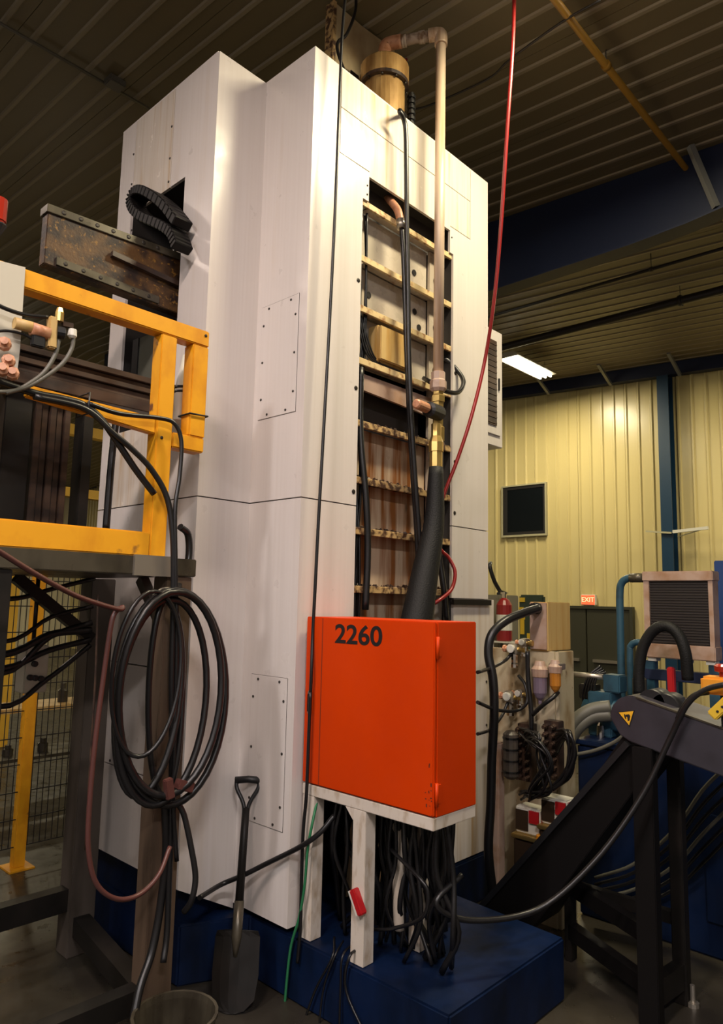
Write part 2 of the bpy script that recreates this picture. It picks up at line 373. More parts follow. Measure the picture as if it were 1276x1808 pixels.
# pipes and conduits under the ceiling
def hung_pipe(name, a, b, r, m, rods, label, cat='pipe'):
    t = thing(name, label, cat, a); a, b = V(a), V(b)
    MB().cyl(a, b, r, 12).build('pipe', m, t)
    for f in rods:
        p = a.lerp(b, f); MB().cyl(p + V((0, 0, r)), (p.x, p.y, zc(p.y)), .005, 5).build('hanger_rod', 'conduit', t)
        MB().cyl(p - (b - a).normalized() * .02, p + (b - a).normalized() * .02, r * 1.35, 12).build('clamp', m, t)
    return t
yp = PZ(980, 0, 5.97).y
hung_pipe('gas_pipe', (1.5, yp, 5.97), (11.8, yp, 5.97), .026, 'pipe_yellow', (.31, .62, .9), 'yellow gas pipe hung below the ceiling crossing to the wall')
q = PX(892, 612, 9.2)
hung_pipe('sprinkler_pipe', (9.2, -1.0, q.z), (9.2, 12.5, q.z), .055, 'pipe_dark', (.30, .52), 'dark sprinkler main hung across the far bay')
hung_pipe('sprinkler_branch', (8.1, -1, 5.93), (8.1, 9, 6.0), .02, 'pipe_dark', (.4, .7), 'thin dark branch pipe close under the far ceiling')
t = thing('conduit_run', 'thin grey ceiling conduit with a small junction box', 'conduit', (0, 5.35, zc(5.35)))
MB().cyl((-2, 5.35, zc(5.35) - .04), (4.2, 5.35, zc(5.35) - .04), .014, 6).build('conduit', 'conduit', t)
q = PZ(203, 147, zc(5.35) - .05)
MB().box(q.x - .07, q.x + .07, q.y - .06, q.y + .06, q.z - .03, q.z + .03).build('junction_box', 'conduit', t, .008)
pts = [PZ(x, y, 5.95) for x, y in ((1060, 0), (990, 40), (900, 105), (860, 140), (760, 185), (720, 195))]
hose('ceiling_cable', pts, .008, 'pipe_dark', 'loose dark cable strung under the ceiling near the yellow pipe', 'cable')
b0, b1 = PX(1222, 185, 6.3), PX(1262, 350, 6.34)
tag(MB().beam((b0.x - .1, b0.y, zc(b0.y) - .03), (6.36, b1.y, 5.5), .05, .05).build('flange_brace', 'brace_grey'), 'grey angle brace from ceiling down to the navy rafter', 'brace')

# ================================================================== THE WHITE TOWER
XC, YF, YS, X2, XE, YB, ZT, ZS = 2.575, 2.873, 3.34, 2.213, 4.42, 4.47, 5.255, 2.558
TH, G = 0.018, 0.0035
tw = thing('machine_tower', 'tall white sheet metal machine tower with an open rusty ladder back', 'machine', (3.2, 3.4, 0))
def pan_y(poly, m='white_paint', name='panel', y=YF):     # polygon in (x, z) on a plane facing -y
    return MB().prism([(x, y, z) for x, z in poly], (0, TH, 0)).build(name, m, tw)
def pan_x(poly, m='white_paint', name='panel', x=XC):     # polygon in (y, z) on a plane facing -x
    return MB().prism([(x, y, z) for y, z in poly], (TH, 0, 0)).build(name, m, tw)
def rect(a, b, c, d): return [(a, c), (b, c), (b, d), (a, d)]
# ladder face
OL, OR = 3.012, 3.972
pan_y([(XC + TH, ZS + G), (OL, ZS + G), (OL, 4.50), (3.066, 4.50), (3.066, 4.70 - G), (2.80 - G, 4.70 - G), (2.80 - G, ZT), (XC + TH, ZT)])
pan_y(rect(2.80 + G, 4.183 - G, 5.0 + G, ZT), 'white_stained')
pan_y([(2.80 + G, 4.70 + G), (3.066, 4.70 + G), (3.066, 4.667), (3.93, 4.667), (3.93, 4.70 + G), (4.183 - G, 4.70 + G), (4.183 - G, 5.0 - G), (2.80 + G, 5.0 - G)], 'white_stained')
pan_y([(OR, ZS - .03 + G), (XE, ZS - .03 + G), (XE, ZT), (4.183 + G, ZT), (4.183 + G, 4.70 - G), (3.93, 4.70 - G), (3.93, 4.50), (OR, 4.50)])
pan_y([(XC + TH, .34), (2.69, .34), (2.69, 1.0), (OL, 1.0), (OL, ZS - G), (XC + TH, ZS - G)])
pan_y(rect(OR, XE, 2.035, ZS - .03 - G))
# corner block side, step and wing
pan_x(rect(YF, YS - TH, ZS + G, ZT)); pan_x(rect(YF, YS - TH, .34, ZS - G))
MB().prism([(X2, YS, ZS + G), (XC, YS, ZS + G), (XC, YS, ZT), (X2, YS, ZT)], (0, -TH, 0)).build('panel', 'white_paint', tw)
MB().prism([(X2, YS, .50), (XC, YS, .31), (XC, YS, ZS - G), (X2, YS, ZS - G)], (0, -TH, 0)).build('panel', 'white_paint', tw)
W0, W1, WZ0, WZ1 = 3.63, 4.285, 3.05, 4.575
y0 = YS
pan_x([(y0, ZS + G), (W0, ZS + G), (W0, WZ1), (3.80 - G, WZ1), (3.80 - G, ZT), (y0, ZT)], x=X2)
pan_x(rect(3.80 + G, W1 - G, WZ1, ZT), 'white_stained', x=X2)
pan_x(rect(W1, YB, ZS + G, ZT), x=X2)
pan_x(rect(W0, W1 - G, ZS + G, WZ0), 'white_stained', x=X2)
pan_x(rect(y0, 4.33, 1.60 + G, ZS - G), x=X2); pan_x(rect(4.33 + G, YB, .47, ZS - G), x=X2)
pan_x(rect(y0, 4.33, .50, 1.0 - G), x=X2); pan_x(rect(y0, 4.33, 1.0 + G, 1.60 - G), x=X2)
MB().prism([(XC, YF, ZT), (XE, YF, ZT), (XE, YB, ZT), (X2, YB, ZT), (X2, YS, ZT), (XC, YS, ZT)], (0, 0, .01)).build('top_cover', 'white_paint', tw)
MB().box(XE - TH, XE, YF + TH, YB, .3, ZT).build('panel', 'white_paint', tw)
MB().box(X2 + TH, XE - TH, YB - TH, YB, .5, ZT).build('panel', 'white_paint', tw)
# dark core added behind the panels to block light and blacken the seams
e = .006
cr = MB()
cr.box(XC + TH + e, OL - .001, YF + TH + e, YS - .02, 1.0, ZT - .01).box(OR + .001, XE - TH - e, YF + TH + e, YS, .3, ZT - .01)
cr.box(OL - .001, OR + .001, YF + TH + e, YS, 4.70, ZT - .01).box(XC + TH + e, XE - TH - e, YS + .005, YB - TH - e, .3, ZT - .01)
cr.box(XC + TH + e, 2.68, YF + TH + e, YS - .02, .35, 1.0)
cr.box(X2 + TH + e, XC + .02, YS + .005, W0 - .001, .52, ZT - .01).box(X2 + TH + e, XC + .02, W0 - .001, W1 + .001, .52, WZ0 - .01)
cr.box(X2 + TH + e, XC + .02, W1 + .001, YB - TH - e, .52, ZT - .01).box(X2 + TH + e, XC + .02, W0 - .001, W1 + .001, WZ1 + .01, ZT - .01)
cr.build('light_block_core', 'seam_dark', tw)
# screws
def screws(pts, axis, parent, r=.0075):
    first = None
    for p in pts:
        a = V(axis)
        if first is None:
            first = MB().lathe(V(p), a, [(0, r), (.003, r), (.005, r * .6)], 8).build('screw', 'screw', parent); fp_ = V(p)
        else: share(first, 'screw', parent, V(p) - fp_)
def cover(y0, y1, z0, z1, sp):
    o = MB().box(XC - .004, XC, y0, y1, z0, z1).build('access_cover', 'white_paint', tw, .0012, 1)
    screws([(XC - .004, a, b) for a, b in sp], (-1, 0, 0), o)
def ring(y0, y1, z0, z1):
    i = .022; zm = (z0 + z1) / 2; yw = y1 - y0
    return [(y0 + .2 * yw, z1 - i), (y1 - .2 * yw, z1 - i), (y0 + .25 * yw, z0 + i), (y1 - .25 * yw, z0 + i)] + [(a, b) for a in (y0 + i, y1 - i) for b in (z1 - .12, zm, z0 + .12)]
cover(2.942, 3.272, 3.05, 3.745, ring(2.942, 3.272, 3.05, 3.745))
cover(2.932, 3.235, .797, 1.58, ring(2.932, 3.235, .797, 1.58))
def outline_x(y0, y1, z0, z1, x):   # dark sealing joint round a cover
    t = .0022; mb = MB()
    for a, b, c, d in ((y0 - t, y1 + t, z1, z1 + t), (y0 - t, y1 + t, z0 - t, z0), (y0 - t, y0, z0, z1), (y1, y1 + t, z0, z1)): mb.box(x - .0015, x - .0002, a, b, c, d)
    mb.build('gasket', 'grime_brown', tw)
outline_x(2.942, 3.272, 3.05, 3.745, XC); outline_x(2.932, 3.235, .797, 1.58, XC)
screws([(x, YF, z) for x, z in [(OL - .025, z) for z in (3.95, 3.27, 2.64)] + [(OR + .03, z) for z in (3.62, 2.98, 2.62)]], (0, -1, 0), tw, .014)
screws([(3.05, YF, 4.6), (3.05, YF, 4.54), (3.95, YF, 4.62)], (0, -1, 0), tw, .006)
screws([(X2, y, z) for y, z in ((3.82, 5.0), (3.82, 4.78), (3.82, 4.62), (4.30, 5.02), (4.30, 4.8), (4.26, 4.45), (4.2, 1.62), (4.0, 1.62), (3.7, 1.62), (4.1, 1.02), (3.9, 1.02), (3.7, 1.02), (3.5, 1.02))], (-1, 0, 0), tw, .008)
# ladder compartment: back plates, rungs, side web
YP = 2.985
RZ = [4.485, 4.118, 3.793, 3.458, 3.068, 2.72, 2.415, 2.07]
bounds = [4.70] + RZ + [1.62, .31]
for i in range(len(bounds) - 1):
    zt, zb = bounds[i], bounds[i + 1]
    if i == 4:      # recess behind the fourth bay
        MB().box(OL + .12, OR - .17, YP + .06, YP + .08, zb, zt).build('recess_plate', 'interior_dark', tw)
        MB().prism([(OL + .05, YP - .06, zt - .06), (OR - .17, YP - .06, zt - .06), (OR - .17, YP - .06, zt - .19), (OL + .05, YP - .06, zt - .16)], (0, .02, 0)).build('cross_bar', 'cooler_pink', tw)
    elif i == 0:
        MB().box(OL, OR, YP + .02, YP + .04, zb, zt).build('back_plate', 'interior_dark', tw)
    else:
        MB().box(OL + .11, OR - .17, YP, YP + .02, zb + .005, zt - .005).build('back_plate', 'pale_plate' if i < 4 else 'rust_plate', tw)
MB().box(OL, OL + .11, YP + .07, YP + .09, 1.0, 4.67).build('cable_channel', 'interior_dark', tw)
MB().box(OR - .17, OR, YP - .03, YP - .01, 1.0, 4.48).build('side_web', 'pale_plate', tw)
for z in (4.28, 3.93, 3.62, 2.35):
    MB().cyl((OR - .095, YP - .031, z), (OR - .095, YP - .036, z), .034, 16).build('web_hole', 'ink_black', tw)
for x, z in ((3.72, 3.90), (3.20, 3.96), (3.66, 4.28), (3.67, 4.0)):
    MB().cyl((x, YP - .001, z), (x, YP - .006, z), .022, 12).build('plate_hole', 'ink_black', tw)
for i, z in enumerate(RZ):
    m = 'rung_paint' if i < 4 else 'rung_rusty'
    o = MB().box(OL + .002, OR - .002, YF + .012, YF + .03, z - .022, z + .020).build('rung', m, tw, .003, 1)
    MB().box(OL + .10, OR - .002, YF + .03, YP - .002, z + .006, z + .016).build('rung_shelf', 'pale_plate' if i < 4 else 'rust_plate', o)
for i, z in ((4, 3.068), (5, 2.72), (6, 2.415), (7, 2.07)):   # chips of swarf piled on the lower rungs
    mb = MB(); rr = random.Random(i)
    for _ in range(46):
        x = rr.uniform(OL + .02, OR - .03); h = rr.uniform(.004, .018); wd = rr.uniform(.006, .014)
        mb.beam((x, YF + .03 + rr.uniform(0, .05), z + .016), (x + rr.uniform(-.01, .01), YF + .03 + rr.uniform(0, .05), z + .02 + h), wd, .012)
    o = mb.build('swarf', 'grime_brown', tw); o['kind'] = 'stuff'
jb = MB().box(3.20, 3.50, 2.895, 2.98, 3.50, 3.74).build('terminal_box', 'tan_box', tw, .006)
MB().box(3.20, 3.50, 2.868, 2.893, 3.51, 3.73).build('box_lid', 'tan_box', jb, .005)
MB().box(3.18, 3.52, 2.90, 2.98, 3.478, 3.498).build('box_bracket', 'interior_dark', jb)
# vertical cables inside the ladder compartment
rr = random.Random(3)
for i in range(7):
    x = OL + .022 + i * .013
    pts = [(x, 2.935 + rr.uniform(-.02, .03), 4.45)] + [(x + rr.uniform(-.012, .014), 2.935 + rr.uniform(-.02, .03), 4.45 - k * .42) for k in range(1, 8)]
    hose('bay_cable', pts, .0085, 'black_rubber', 'thin black cable running down the left side of the ladder bay', 'cable', 'cables down the ladder bay', 6)
hose('bay_hose', [(3.055, 2.90, 3.42), (3.06, 2.895, 3.0), (3.09, 2.865, 2.6), (3.11, 2.862, 2.3), (3.10, 2.862, 1.95)], .02, 'black_rubber', 'black hose along the left of the lower ladder bays', 'hose')
for i in range(4):
    hose('bay_lead', [(3.05 + i * .02, 2.93, 3.76), (3.07 + i * .02, 2.92, 3.64), (3.11 + i * .025, 2.91, 3.53), (3.19 + i * .03, 2.90, 3.475)], .006, 'black_rubber', 'thin black lead looping to the tan terminal box', 'cable', 'leads to the terminal box', 6)
# louvre cabinet on the far side
cb = thing('side_cabinet', 'shallow white louvred cabinet hung on the far side of the tower', 'cabinet', (4.6, 2.95, 3.21))
MB().box(XE - .004, 4.745, 2.95, 3.45, 3.215, 4.15).build('body', 'white_paint', cb, .004)
dr = MB().prism([(XE + .03, 2.95, 3.30), (4.70, 2.95, 3.30), (4.70, 2.95, 4.10), (XE + .03, 2.95, 4.10)], (0, -.012, 0)).build('door', 'white_paint', cb, .003)
MB().box(4.45, 4.635, 2.930, 2.937, 3.37, 4.05).build('louvre', 'grime_brown', dr)
for k in range(15): MB().beam((4.452, 2.929, 3.39 + k * .045), (4.633, 2.929, 3.39 + k * .045), .004, .012).build('louvre_slat', 'grime_brown', dr)
MB().box(4.662, 4.676, 2.925, 2.938, 3.66, 3.76).build('handle', 'grime_black', dr, .003)
# blue machine base
bs = thing('machine_bed', 'low dark blue machine base under the white tower', 'machine', (3.5, 2.9, 0))
MB().prism([(2.60, 1.88, .0), (3.60, 1.88, 0), (3.66, 2.86, 0), (4.50, 2.86, 0), (4.50, 4.4, 0), (2.26, 4.4, 0), (2.26, 3.36, 0), (2.60, 3.20, 0)], (0, 0, .30)).build('body', 'blue_paint', bs, .01)
MB().box(2.27, 2.58, 3.40, 4.35, .30, .50).build('plinth', 'blue_paint', bs)
MB().lathe((2.585, 1.98, .10), (-1, 0, 0), [(0, .022), (.03, .022), (.03, .03), (.05, .03)], 8).build('drain_plug', 'chrome', bs)
# mast behind the canister, canister, exhaust pipework
YM = 3.25
ms = thing('mast_plate', 'tall tan steel mast plate standing on top of the tower', 'plate', (3.3, YM, ZT))
zt = zc(YM) - .03; xl = PY(590, 105, YM).x
MB().prism([(xl, YM, ZT + .01), (3.72, YM, ZT + .01), (3.72, YM, PY(690, 82, YM).z), (PY(640, 30, YM).x, YM, zt), (xl, YM, zt)], (0, .05, 0)).build('plate', 'mast_tan', ms, .003)
MB().box(xl - .028, xl, YM - .01, YM + .07, ZT + .01, zt).build('flange', 'rung_rusty', ms)
MB().box(xl + .16, xl + .24, YM - .006, YM, 5.35, 5.72).build('slot', 'ink_black', ms)
CX, CY = 3.40, 3.06
cn = thing('exhaust_canister', 'shiny tan metal canister with bolted collar on the tower top', 'canister', (CX, CY, ZT + .01))
MB().lathe((CX, CY, ZT + .01), (0, 0, 1), [(0, .145), (.30, .145)], 28).build('body', 'canister_tan', cn)
MB().lathe((CX, CY, ZT + .31), (0, 0, 1), [(0, .172), (.025, .172)], 28).build('collar', 'grime_brown', cn)
cp = MB().lathe((CX, CY, ZT + .335), (0, 0, 1), [(0, .172), (.12, .172), (.135, .160), (.14, .0)], 28).build('cap', 'canister_tan', cn)
for k in range(10):
    an = k * .628; MB().lathe((CX + .158 * math.cos(an), CY + .158 * math.sin(an), ZT + .31), (0, 0, -1), [(0, .009), (.012, .009)], 6).build('bolt', 'screw', cn)
ZH = 5.925; PXp, PYp = 3.60, 2.72
ep = thing('exhaust_pipe', 'stained upright pipe with taped elbow rising past the ladder bays', 'pipe', (PXp, PYp, 3.4))
MB().cyl((PXp, PYp, 3.46), (PXp, PYp, ZH - .05), .034, 18).build('riser', 'pipe_pinkish', ep)
MB().tube(spl([(PXp, PYp, ZH - .09), (PXp, PYp, ZH - .02), (PXp - .01, PYp + .02, ZH), (PXp - .04, PYp + .075, ZH)], 5), .045, 16).build('elbow', 'pipe_pinkish', ep)
MB().tube([(PXp - .025, PYp + .06, ZH), (PXp - .08, PYp + .14, ZH - .003), (CX + .05, CY - .08, ZH - .012)], .036, 14).build('crossover', 'pipe_tape', ep)
tp = MB()
for f in (0.25, .33, .8, .88): 
    p = V((PXp - .03, PYp + .06, ZH)).lerp(V((CX + .05, CY - .08, ZH - .012)), f); dd = V((CX - PXp, CY - PYp, 0)).normalized() * .012
    tp.cyl(p - dd, p + dd, .042, 12)
tp.build('tape_wrap', 'pipe_tape', ep)
MB().tube(spl([(CX + .06, CY - .10, ZH - .012), (CX + .02, CY - .03, ZH - .015), (CX, CY, ZH - .05), (CX, CY, ZT + .47)], 5), .046, 14).build('lower_elbow', 'salmon_metal', ep)
# lower fittings of the riser
MB().lathe((PXp, PYp, 3.36), (0, 0, 1), [(0, .040), (.02, .055), (.07, .055), (.08, .046), (.13, .046)], 8).build('coupling', 'cooler_pink', ep)
MB().lathe((PXp, PYp, 3.24), (0, 0, 1), [(0, .038), (.05, .038), (.05, .046), (.09, .046), (.10, .036), (.13, .036)], 6).build('brass_union', 'brass', ep)
MB().lathe((PXp, PYp, 3.03), (0, 0, 1), [(0, .046), (.09, .046), (.10, .036), (.20, .036)], 6).build('brass_nipple', 'brass', ep)
vb = MB().lathe((PXp - .015, PYp - .02, 3.21), (-.85, -.15, -.04), [(0, .050), (.14, .050), (.15, .03)], 14).build('valve_body', 'black_plastic', ep)
MB().lathe((PXp - .16, PYp - .045, 3.205), (-.96, -.2, -.05), [(0, .018), (.03, .032), (.16, .030), (.17, .022)], 14).build('valve_handle', 'salmon_metal', ep)
MB().lathe((PXp - .055, PYp - .03, 2.83), (0, 0, 1), [(0, .040), (.12, .040), (.12, .047), (.18, .047), (.22, .033), (.3, .033)], 8).build('brass_ferrule', 'brass', ep)
# big hoses down from the fittings into the box
hose('sleeved_hose', [(PXp - .055, PYp - .03, 2.85), (PXp - .07, PYp - .03, 2.5), (PXp - .15, PYp - .03, 2.2), (PXp - .27, PYp - .04, 1.80)], [.046, .10], 'black_sleeve', 'thick black sleeved hose below the brass ferrule', 'hose', None, 12)
hose('delivery_hose', [(PXp + .005, PYp + .01, 3.05), (PXp - .005, PYp + .015, 2.6), (PXp - .05, PYp + .02, 2.2), (PXp - .11, PYp + .02, 1.80)], [.042, .06], 'black_rubber', 'smooth black hose hanging from the brass nipple', 'hose', None, 12)
hose('drain_hose', [(CX + .04, CY - .16, ZT + .045)] + [PY(x, y, 2.77) for x, y in ((705, 196), (715, 222), (717, 300), (718, 400), (720, 500), (721, 600), (724, 700), (729, 790), (735, 880), (742, 970), (748, 1040))] + [PY(752, 1100, 2.74)], .016, 'black_rubber', 'long black hose dropping from the tan canister across the ladder bays', 'hose')
el = thing('drain_elbow', 'brown pipe elbow poking out under the top ladder bay', 'pipe', PY(696, 365, 2.85))
MB().tube(spl([PY(682, 345, 3.0), PY(690, 356, 2.93), PY(702, 372, 2.86), PY(708, 398, 2.83)], 5), .026, 12).build('bend', 'salmon_metal', el)
MB().tube([PY(707, 388, 2.83), PY(709, 404, 2.825)], .031, 12).build('clamp', 'steel', el)
hose('elbow_hose', [PY(709, 400, 2.825), PY(713, 470, 2.81), PY(717, 600, 2.81), PY(722, 720, 2.80), PY(728, 830, 2.80), PY(735, 930, 2.81), PY(738, 1010, 2.81), PY(735, 1095, 2.82)], .017, 'black_rubber', 'black hose clamped to the brown elbow below the top opening', 'hose')
hose('loop_hose', [PY(772, 640, 2.98), PY(786, 634, 2.93), PY(808, 655, 2.86), PY(818, 675, 2.80), PY(808, 693, 2.78), PY(785, 690, 2.78), PY(762, 676, 2.80), PY(748, 668, 2.9)], .016, 'black_rubber', 'short black hose curling out beside the riser coupling', 'hose')
pts = [(3.5, 3.02, 5.95)]
hose('red_air_hose', [PY(908, -20, 2.2), PY(905, 80, 2.22), PY(895, 230, 2.28), PY(884, 400, 2.38), PY(872, 530, 2.48), PY(855, 640, 2.6), PY(832, 735, 2.66), PY(806, 815, 2.74), PY(784, 872, 2.80), PY(772, 920, 2.84), PY(775, 965, 2.86), PY(792, 985, 2.84), PY(803, 1010, 2.80), PY(797, 1040, 2.79), PY(775, 1060, 2.80), PY(760, 1068, 2.84)], .0125, 'red_hose', 'red air hose hanging from the ceiling into the ladder bay', 'hose')
hose('red_hose_top', [(3.50, 3.3, 5.66), PY(745, 72, 3.2), PY(795, -10, 3.15)], .012, 'red_hose', 'short red hose rising behind the taped elbow', 'hose')
hose('bay_hose_right', [PY(770, 940, 2.86), PY(776, 990, 2.86), PY(783, 1040, 2.84), PY(788, 1095, 2.84)], .02, 'black_rubber', 'black hose low at the right of the ladder bay', 'hose')
hose('sagging_lead', [PY(762, 1010, 2.95), PY(775, 1003, 2.93), PY(768, 1025, 2.93), PY(757, 1045, 2.93), PY(770, 1060, 2.93)], .007, 'black_rubber', 'thin black lead crossing low in the ladder bay', 'cable')
q0 = PY(716, 165, 2.86)
cf = thing('ribbed_conduit', 'short ribbed black conduit beside the tan canister', 'conduit', (q0.x, q0.y, ZT + .01))
mb = MB()
for k in range(8): mb.lathe((3.60, 2.98, ZT + .011 + k * .042), (0, 0, 1), [(0, .032), (.020, .032), (.021, .022), (.042, .022)], 10)
mb.build('ribs', 'black_plastic', cf)
hose('ceiling_drop_cable', [PY(612, -30, 2.79), PY(604, 60, 2.79), PY(598, 200, 2.79), PY(590, 400, 2.79), PY(580, 600, 2.79), PY(570, 780, 2.79), PY(562, 920, 2.79), PY(556, 1040, 2.79), PY(552, 1120, 2.79), PX(550, 1180, 2.592), PX(548, 1225, 2.592)], .009, 'black_rubber', 'long thin black cable from the ceiling down the tower corner', 'cable')
hose('top_cable', [PY(628, -20, 3.1), PY(627, 20, 3.1), PY(612, 60, 3.1), PY(595, 85, 3.1), (3.04, 3.0, ZT + .02)], .011, 'black_rubber', 'black cable curling down onto the tower top', 'cable')
fp_ = thing('tower_foot_frame', 'dirty pale lower frame of the tower beside the orange cabinet', 'frame', (4.2, 2.9, .3))
MB().box(4.0, 4.50, 2.875, 2.90, .31, 2.03).build('plate', 'white_stained', fp_, .003)
MB().box(3.97, 4.43, 2.85, 2.874, 1.99, 2.028).build('rail', 'grime_black', fp_)
screws([(4.40, 2.875, z) for z in (1.75, 1.45, 1.15)], (0, -1, 0), fp_, .009)

# ================================================================== ORANGE CABINET AND ITS STAND
OX0, OX1, OY0, OY1, OZ0, OZ1 = 2.622, 2.955, 1.988, 2.845, 1.055, 1.912
oc = thing('control_cabinet', 'bright orange steel control cabinet numbered 2260', 'cabinet', (2.8, 2.4, OZ0))
MB().box(OX0 + .022, OX1, OY0, OY1, OZ0, OZ1).build('body', 'orange_paint', oc, .004)
dr = MB().box(OX0, OX0 + .019, OY0 + .002, OY1, OZ0 + .006, OZ1).build('door', 'orange_paint', oc, .004)
text_mesh('2260', .132, 'number', 'ink_black', dr, (OX0 - .0006, (PX(593, 1123, OX0).y + PX(673, 1123, OX0).y) / 2, PX(633, 1123, OX0).z), (0, -1, 0), (0, 0, 1), .0026, sx=1.24)
for zz in (OZ0 + .10, OZ1 - .115):
    h = MB().cyl((OX0 + .012, OY0 - .008, zz - .05), (OX0 + .012, OY0 - .008, zz + .05), .008, 10).build('hinge', 'orange_paint', oc)
    MB().box(OX0 + .014, OX0 + .05, OY0 - .005, OY0 - .0005, zz - .04, zz + .04).build('hinge_leaf', 'orange_paint', h)
ch = MB(); rr = random.Random(5)
for k in range(16):
    y, z = OY0 + .006 + abs(rr.gauss(0, .025)), OZ0 + .07 + rr.gauss(.03, .05); s = rr.uniform(.002, .007)
    ch.box(OX0 - .0008, OX0, y, y + s, max(OZ0 + .01, z), max(OZ0 + .01, z) + s * rr.uniform(.6, 2.5))
o = ch.build('paint_chip', 'chip_dark', dr); o['kind'] = 'stuff'
ln = MB().box(OX0 - .001, OX0, 2.72, 2.724, OZ0 + .01, OZ1 - .004).build('door_fold', 'chip_dark', dr)
q = PX(548, 1240, OX0)
lk = MB().box(OX0 - .012, OX0, q.y - .014, q.y + .014, q.z - .06, q.z + .06).build('latch', 'steel', dr, .004)
MB().box(OX0 - .020, OX0 - .012, q.y - .006, q.y + .006, q.z - .045, q.z + .045).build('latch_lever', 'grime_black', lk, .002)
st = thing('cabinet_stand', 'stained white angle stand carrying the orange cabinet', 'stand', (2.75, 2.5, .3))
MB().box(OX0 + .004, OX1 - .002, OY0 + .002, OY1, OZ0 - .055, OZ0 - .001).build('ledge', 'ledge_white', st, .003)
MB().box(OX0 + .004, 2.70, 2.395, 2.478, .302, OZ0 - .056).build('post', 'ledge_white', st, .002)
MB().box(OX0 + .004, 2.70, 2.755, 2.84, .302, OZ0 - .056).build('post', 'ledge_white', st, .002)
MB().box(2.93, 3.0, 2.30, 2.37, .302, OZ0 - .056).build('post', 'ledge_white', st, .002)
MB().prism([(OX0 + .004, 2.478, OZ0 - .056), (OX0 + .004, 2.53, OZ0 - .056), (OX0 + .004, 2.478, OZ0 - .11)], (.01, 0, 0)).build('gusset', 'ledge_white', st)
q = PX(632, 1592, 2.61)
tg = thing('red_connector', 'red plug connector hanging beside the white stand post', 'connector', q)
MB().beam(q + V((0, .03, .05)), q + V((0, -.03, -.05)), .035, .04, (1, 0, 0)).build('housing', 'red_paint', tg, .005)
MB().beam(q + V((-.004, .045, .04)), q + V((-.004, -.01, -.055)), .012, .03, (1, 0, 0)).build('clip', 'label_white', tg)
# cables in and under the cabinet stand
hose('door_cable', [PX(548, 1222, 2.588), PX(545, 1300, 2.588), PX(541, 1400, 2.59), PX(535, 1470, 2.59), PX(532, 1560, 2.59), PX(530, 1640, 2.585), PX(525, 1700, 2.58)], .009, 'black_rubber', 'black cable falling past the cabinet latch', 'cable')
hose('earth_wire', [PX(560, 1412, 2.66), PX(552, 1450, 2.60), PX(543, 1500, 2.585), PX(538, 1560, 2.585), PX(528, 1620, 2.585), PX(512, 1680, 2.58), PX(500, 1800, 2.58)], .007, 'green_wire', 'green earth wire below the orange cabinet', 'cable')
hose('floor_hose', [PX(590, 1440, 2.66), PX(565, 1470, 2.60), PX(530, 1495, 2.56), PX(470, 1525, 2.53), PX(430, 1545, 2.47), PX(390, 1562, 2.40), PX(352, 1585, 2.2)], .013, 'black_rubber', 'black hose slung from the stand across the tower corner past the shovel', 'hose')
rr = random.Random(11)
LBL = ['black cable of the tangle hanging under the orange cabinet']
def tangle(n, f, r, label, group, m='black_rubber', name='tangle_cable', cat='cable'):
    for i in range(n):
        hose(name, f(i), r * rr.uniform(.7, 1.4), m, label, cat, group, 6, 5)
tangle(34, lambda i: (lambda x, y: [(x, y, 1.00), (x + rr.uniform(-.04, .04), y + rr.uniform(-.05, .05), .75), (x + rr.uniform(-.03, .10), y + rr.uniform(-.06, .08), .52), (x + rr.uniform(0, .15), y + rr.uniform(-.04, .12), .312)])(rr.uniform(2.74, 2.92), rr.uniform(2.05, 2.75)), .012,
       'black cable hanging in the tangle under the orange cabinet', 'cables under the orange cabinet')
tangle(30, lambda i: (lambda x, y: [(x, y, 1.85), (x + rr.uniform(-.04, .04), y + rr.uniform(-.03, .03), 1.4), (x + rr.uniform(-.05, .05), y + rr.uniform(-.08, .05), .9), (x + rr.uniform(-.04, .04), y + rr.uniform(-.1, .06), .33)])(rr.uniform(2.99, 3.28), rr.uniform(2.35, 2.82)), .022,
       'black hose dropping behind the orange cabinet to the base', 'hoses behind the orange cabinet', name='tangle_hose', cat='hose')
tangle(4, lambda i: [PX(590 + i * 16, 1655 + 6 * i, 2.68), PX(585 + i * 10 + rr.uniform(-8, 8), 1690, 2.582), PX(565 + i * 16 + rr.uniform(-12, 12), 1750, 2.578), PX(520 + i * 40 + rr.uniform(-20, 20), 1840, 2.57)], .006,
       'thin wire trailing down the front of the blue base', 'wires down the blue base', name='trailing_wire')
hose('white_duct', [PX(700, 1455, 2.86), PX(712, 1490, 2.84), PX(703, 1560, 2.84), PX(705, 1640, 2.86)], .028, 'pale_plate', 'bent pale duct between the stand posts', 'duct')
hose('swag_hose', [PX(815, 1545, 2.9), PX(770, 1595, 2.75), PX(830, 1625, 2.9), PX(950, 1605, 3.2), PX(1050, 1520, 3.4), PX(1130, 1410, 3.55), PX(1180, 1310, 3.62), PX(1212, 1245, 3.62), PX(1245, 1218, 3.62), PX(1282, 1208, 3.62)], .014, 'black_rubber', 'long black hose swagging from the stand up over the conveyor head', 'hose', None, 8)
hose('loose_ring', [PX(690, 1500, 2.78), PX(735, 1545, 2.72), PX(755, 1575, 2.72), PX(745, 1620, 2.72), PX(690, 1640, 2.74), PX(650, 1640, 2.76)], .009, 'black_rubber', 'loose black cable loop right of the white stand post', 'cable')

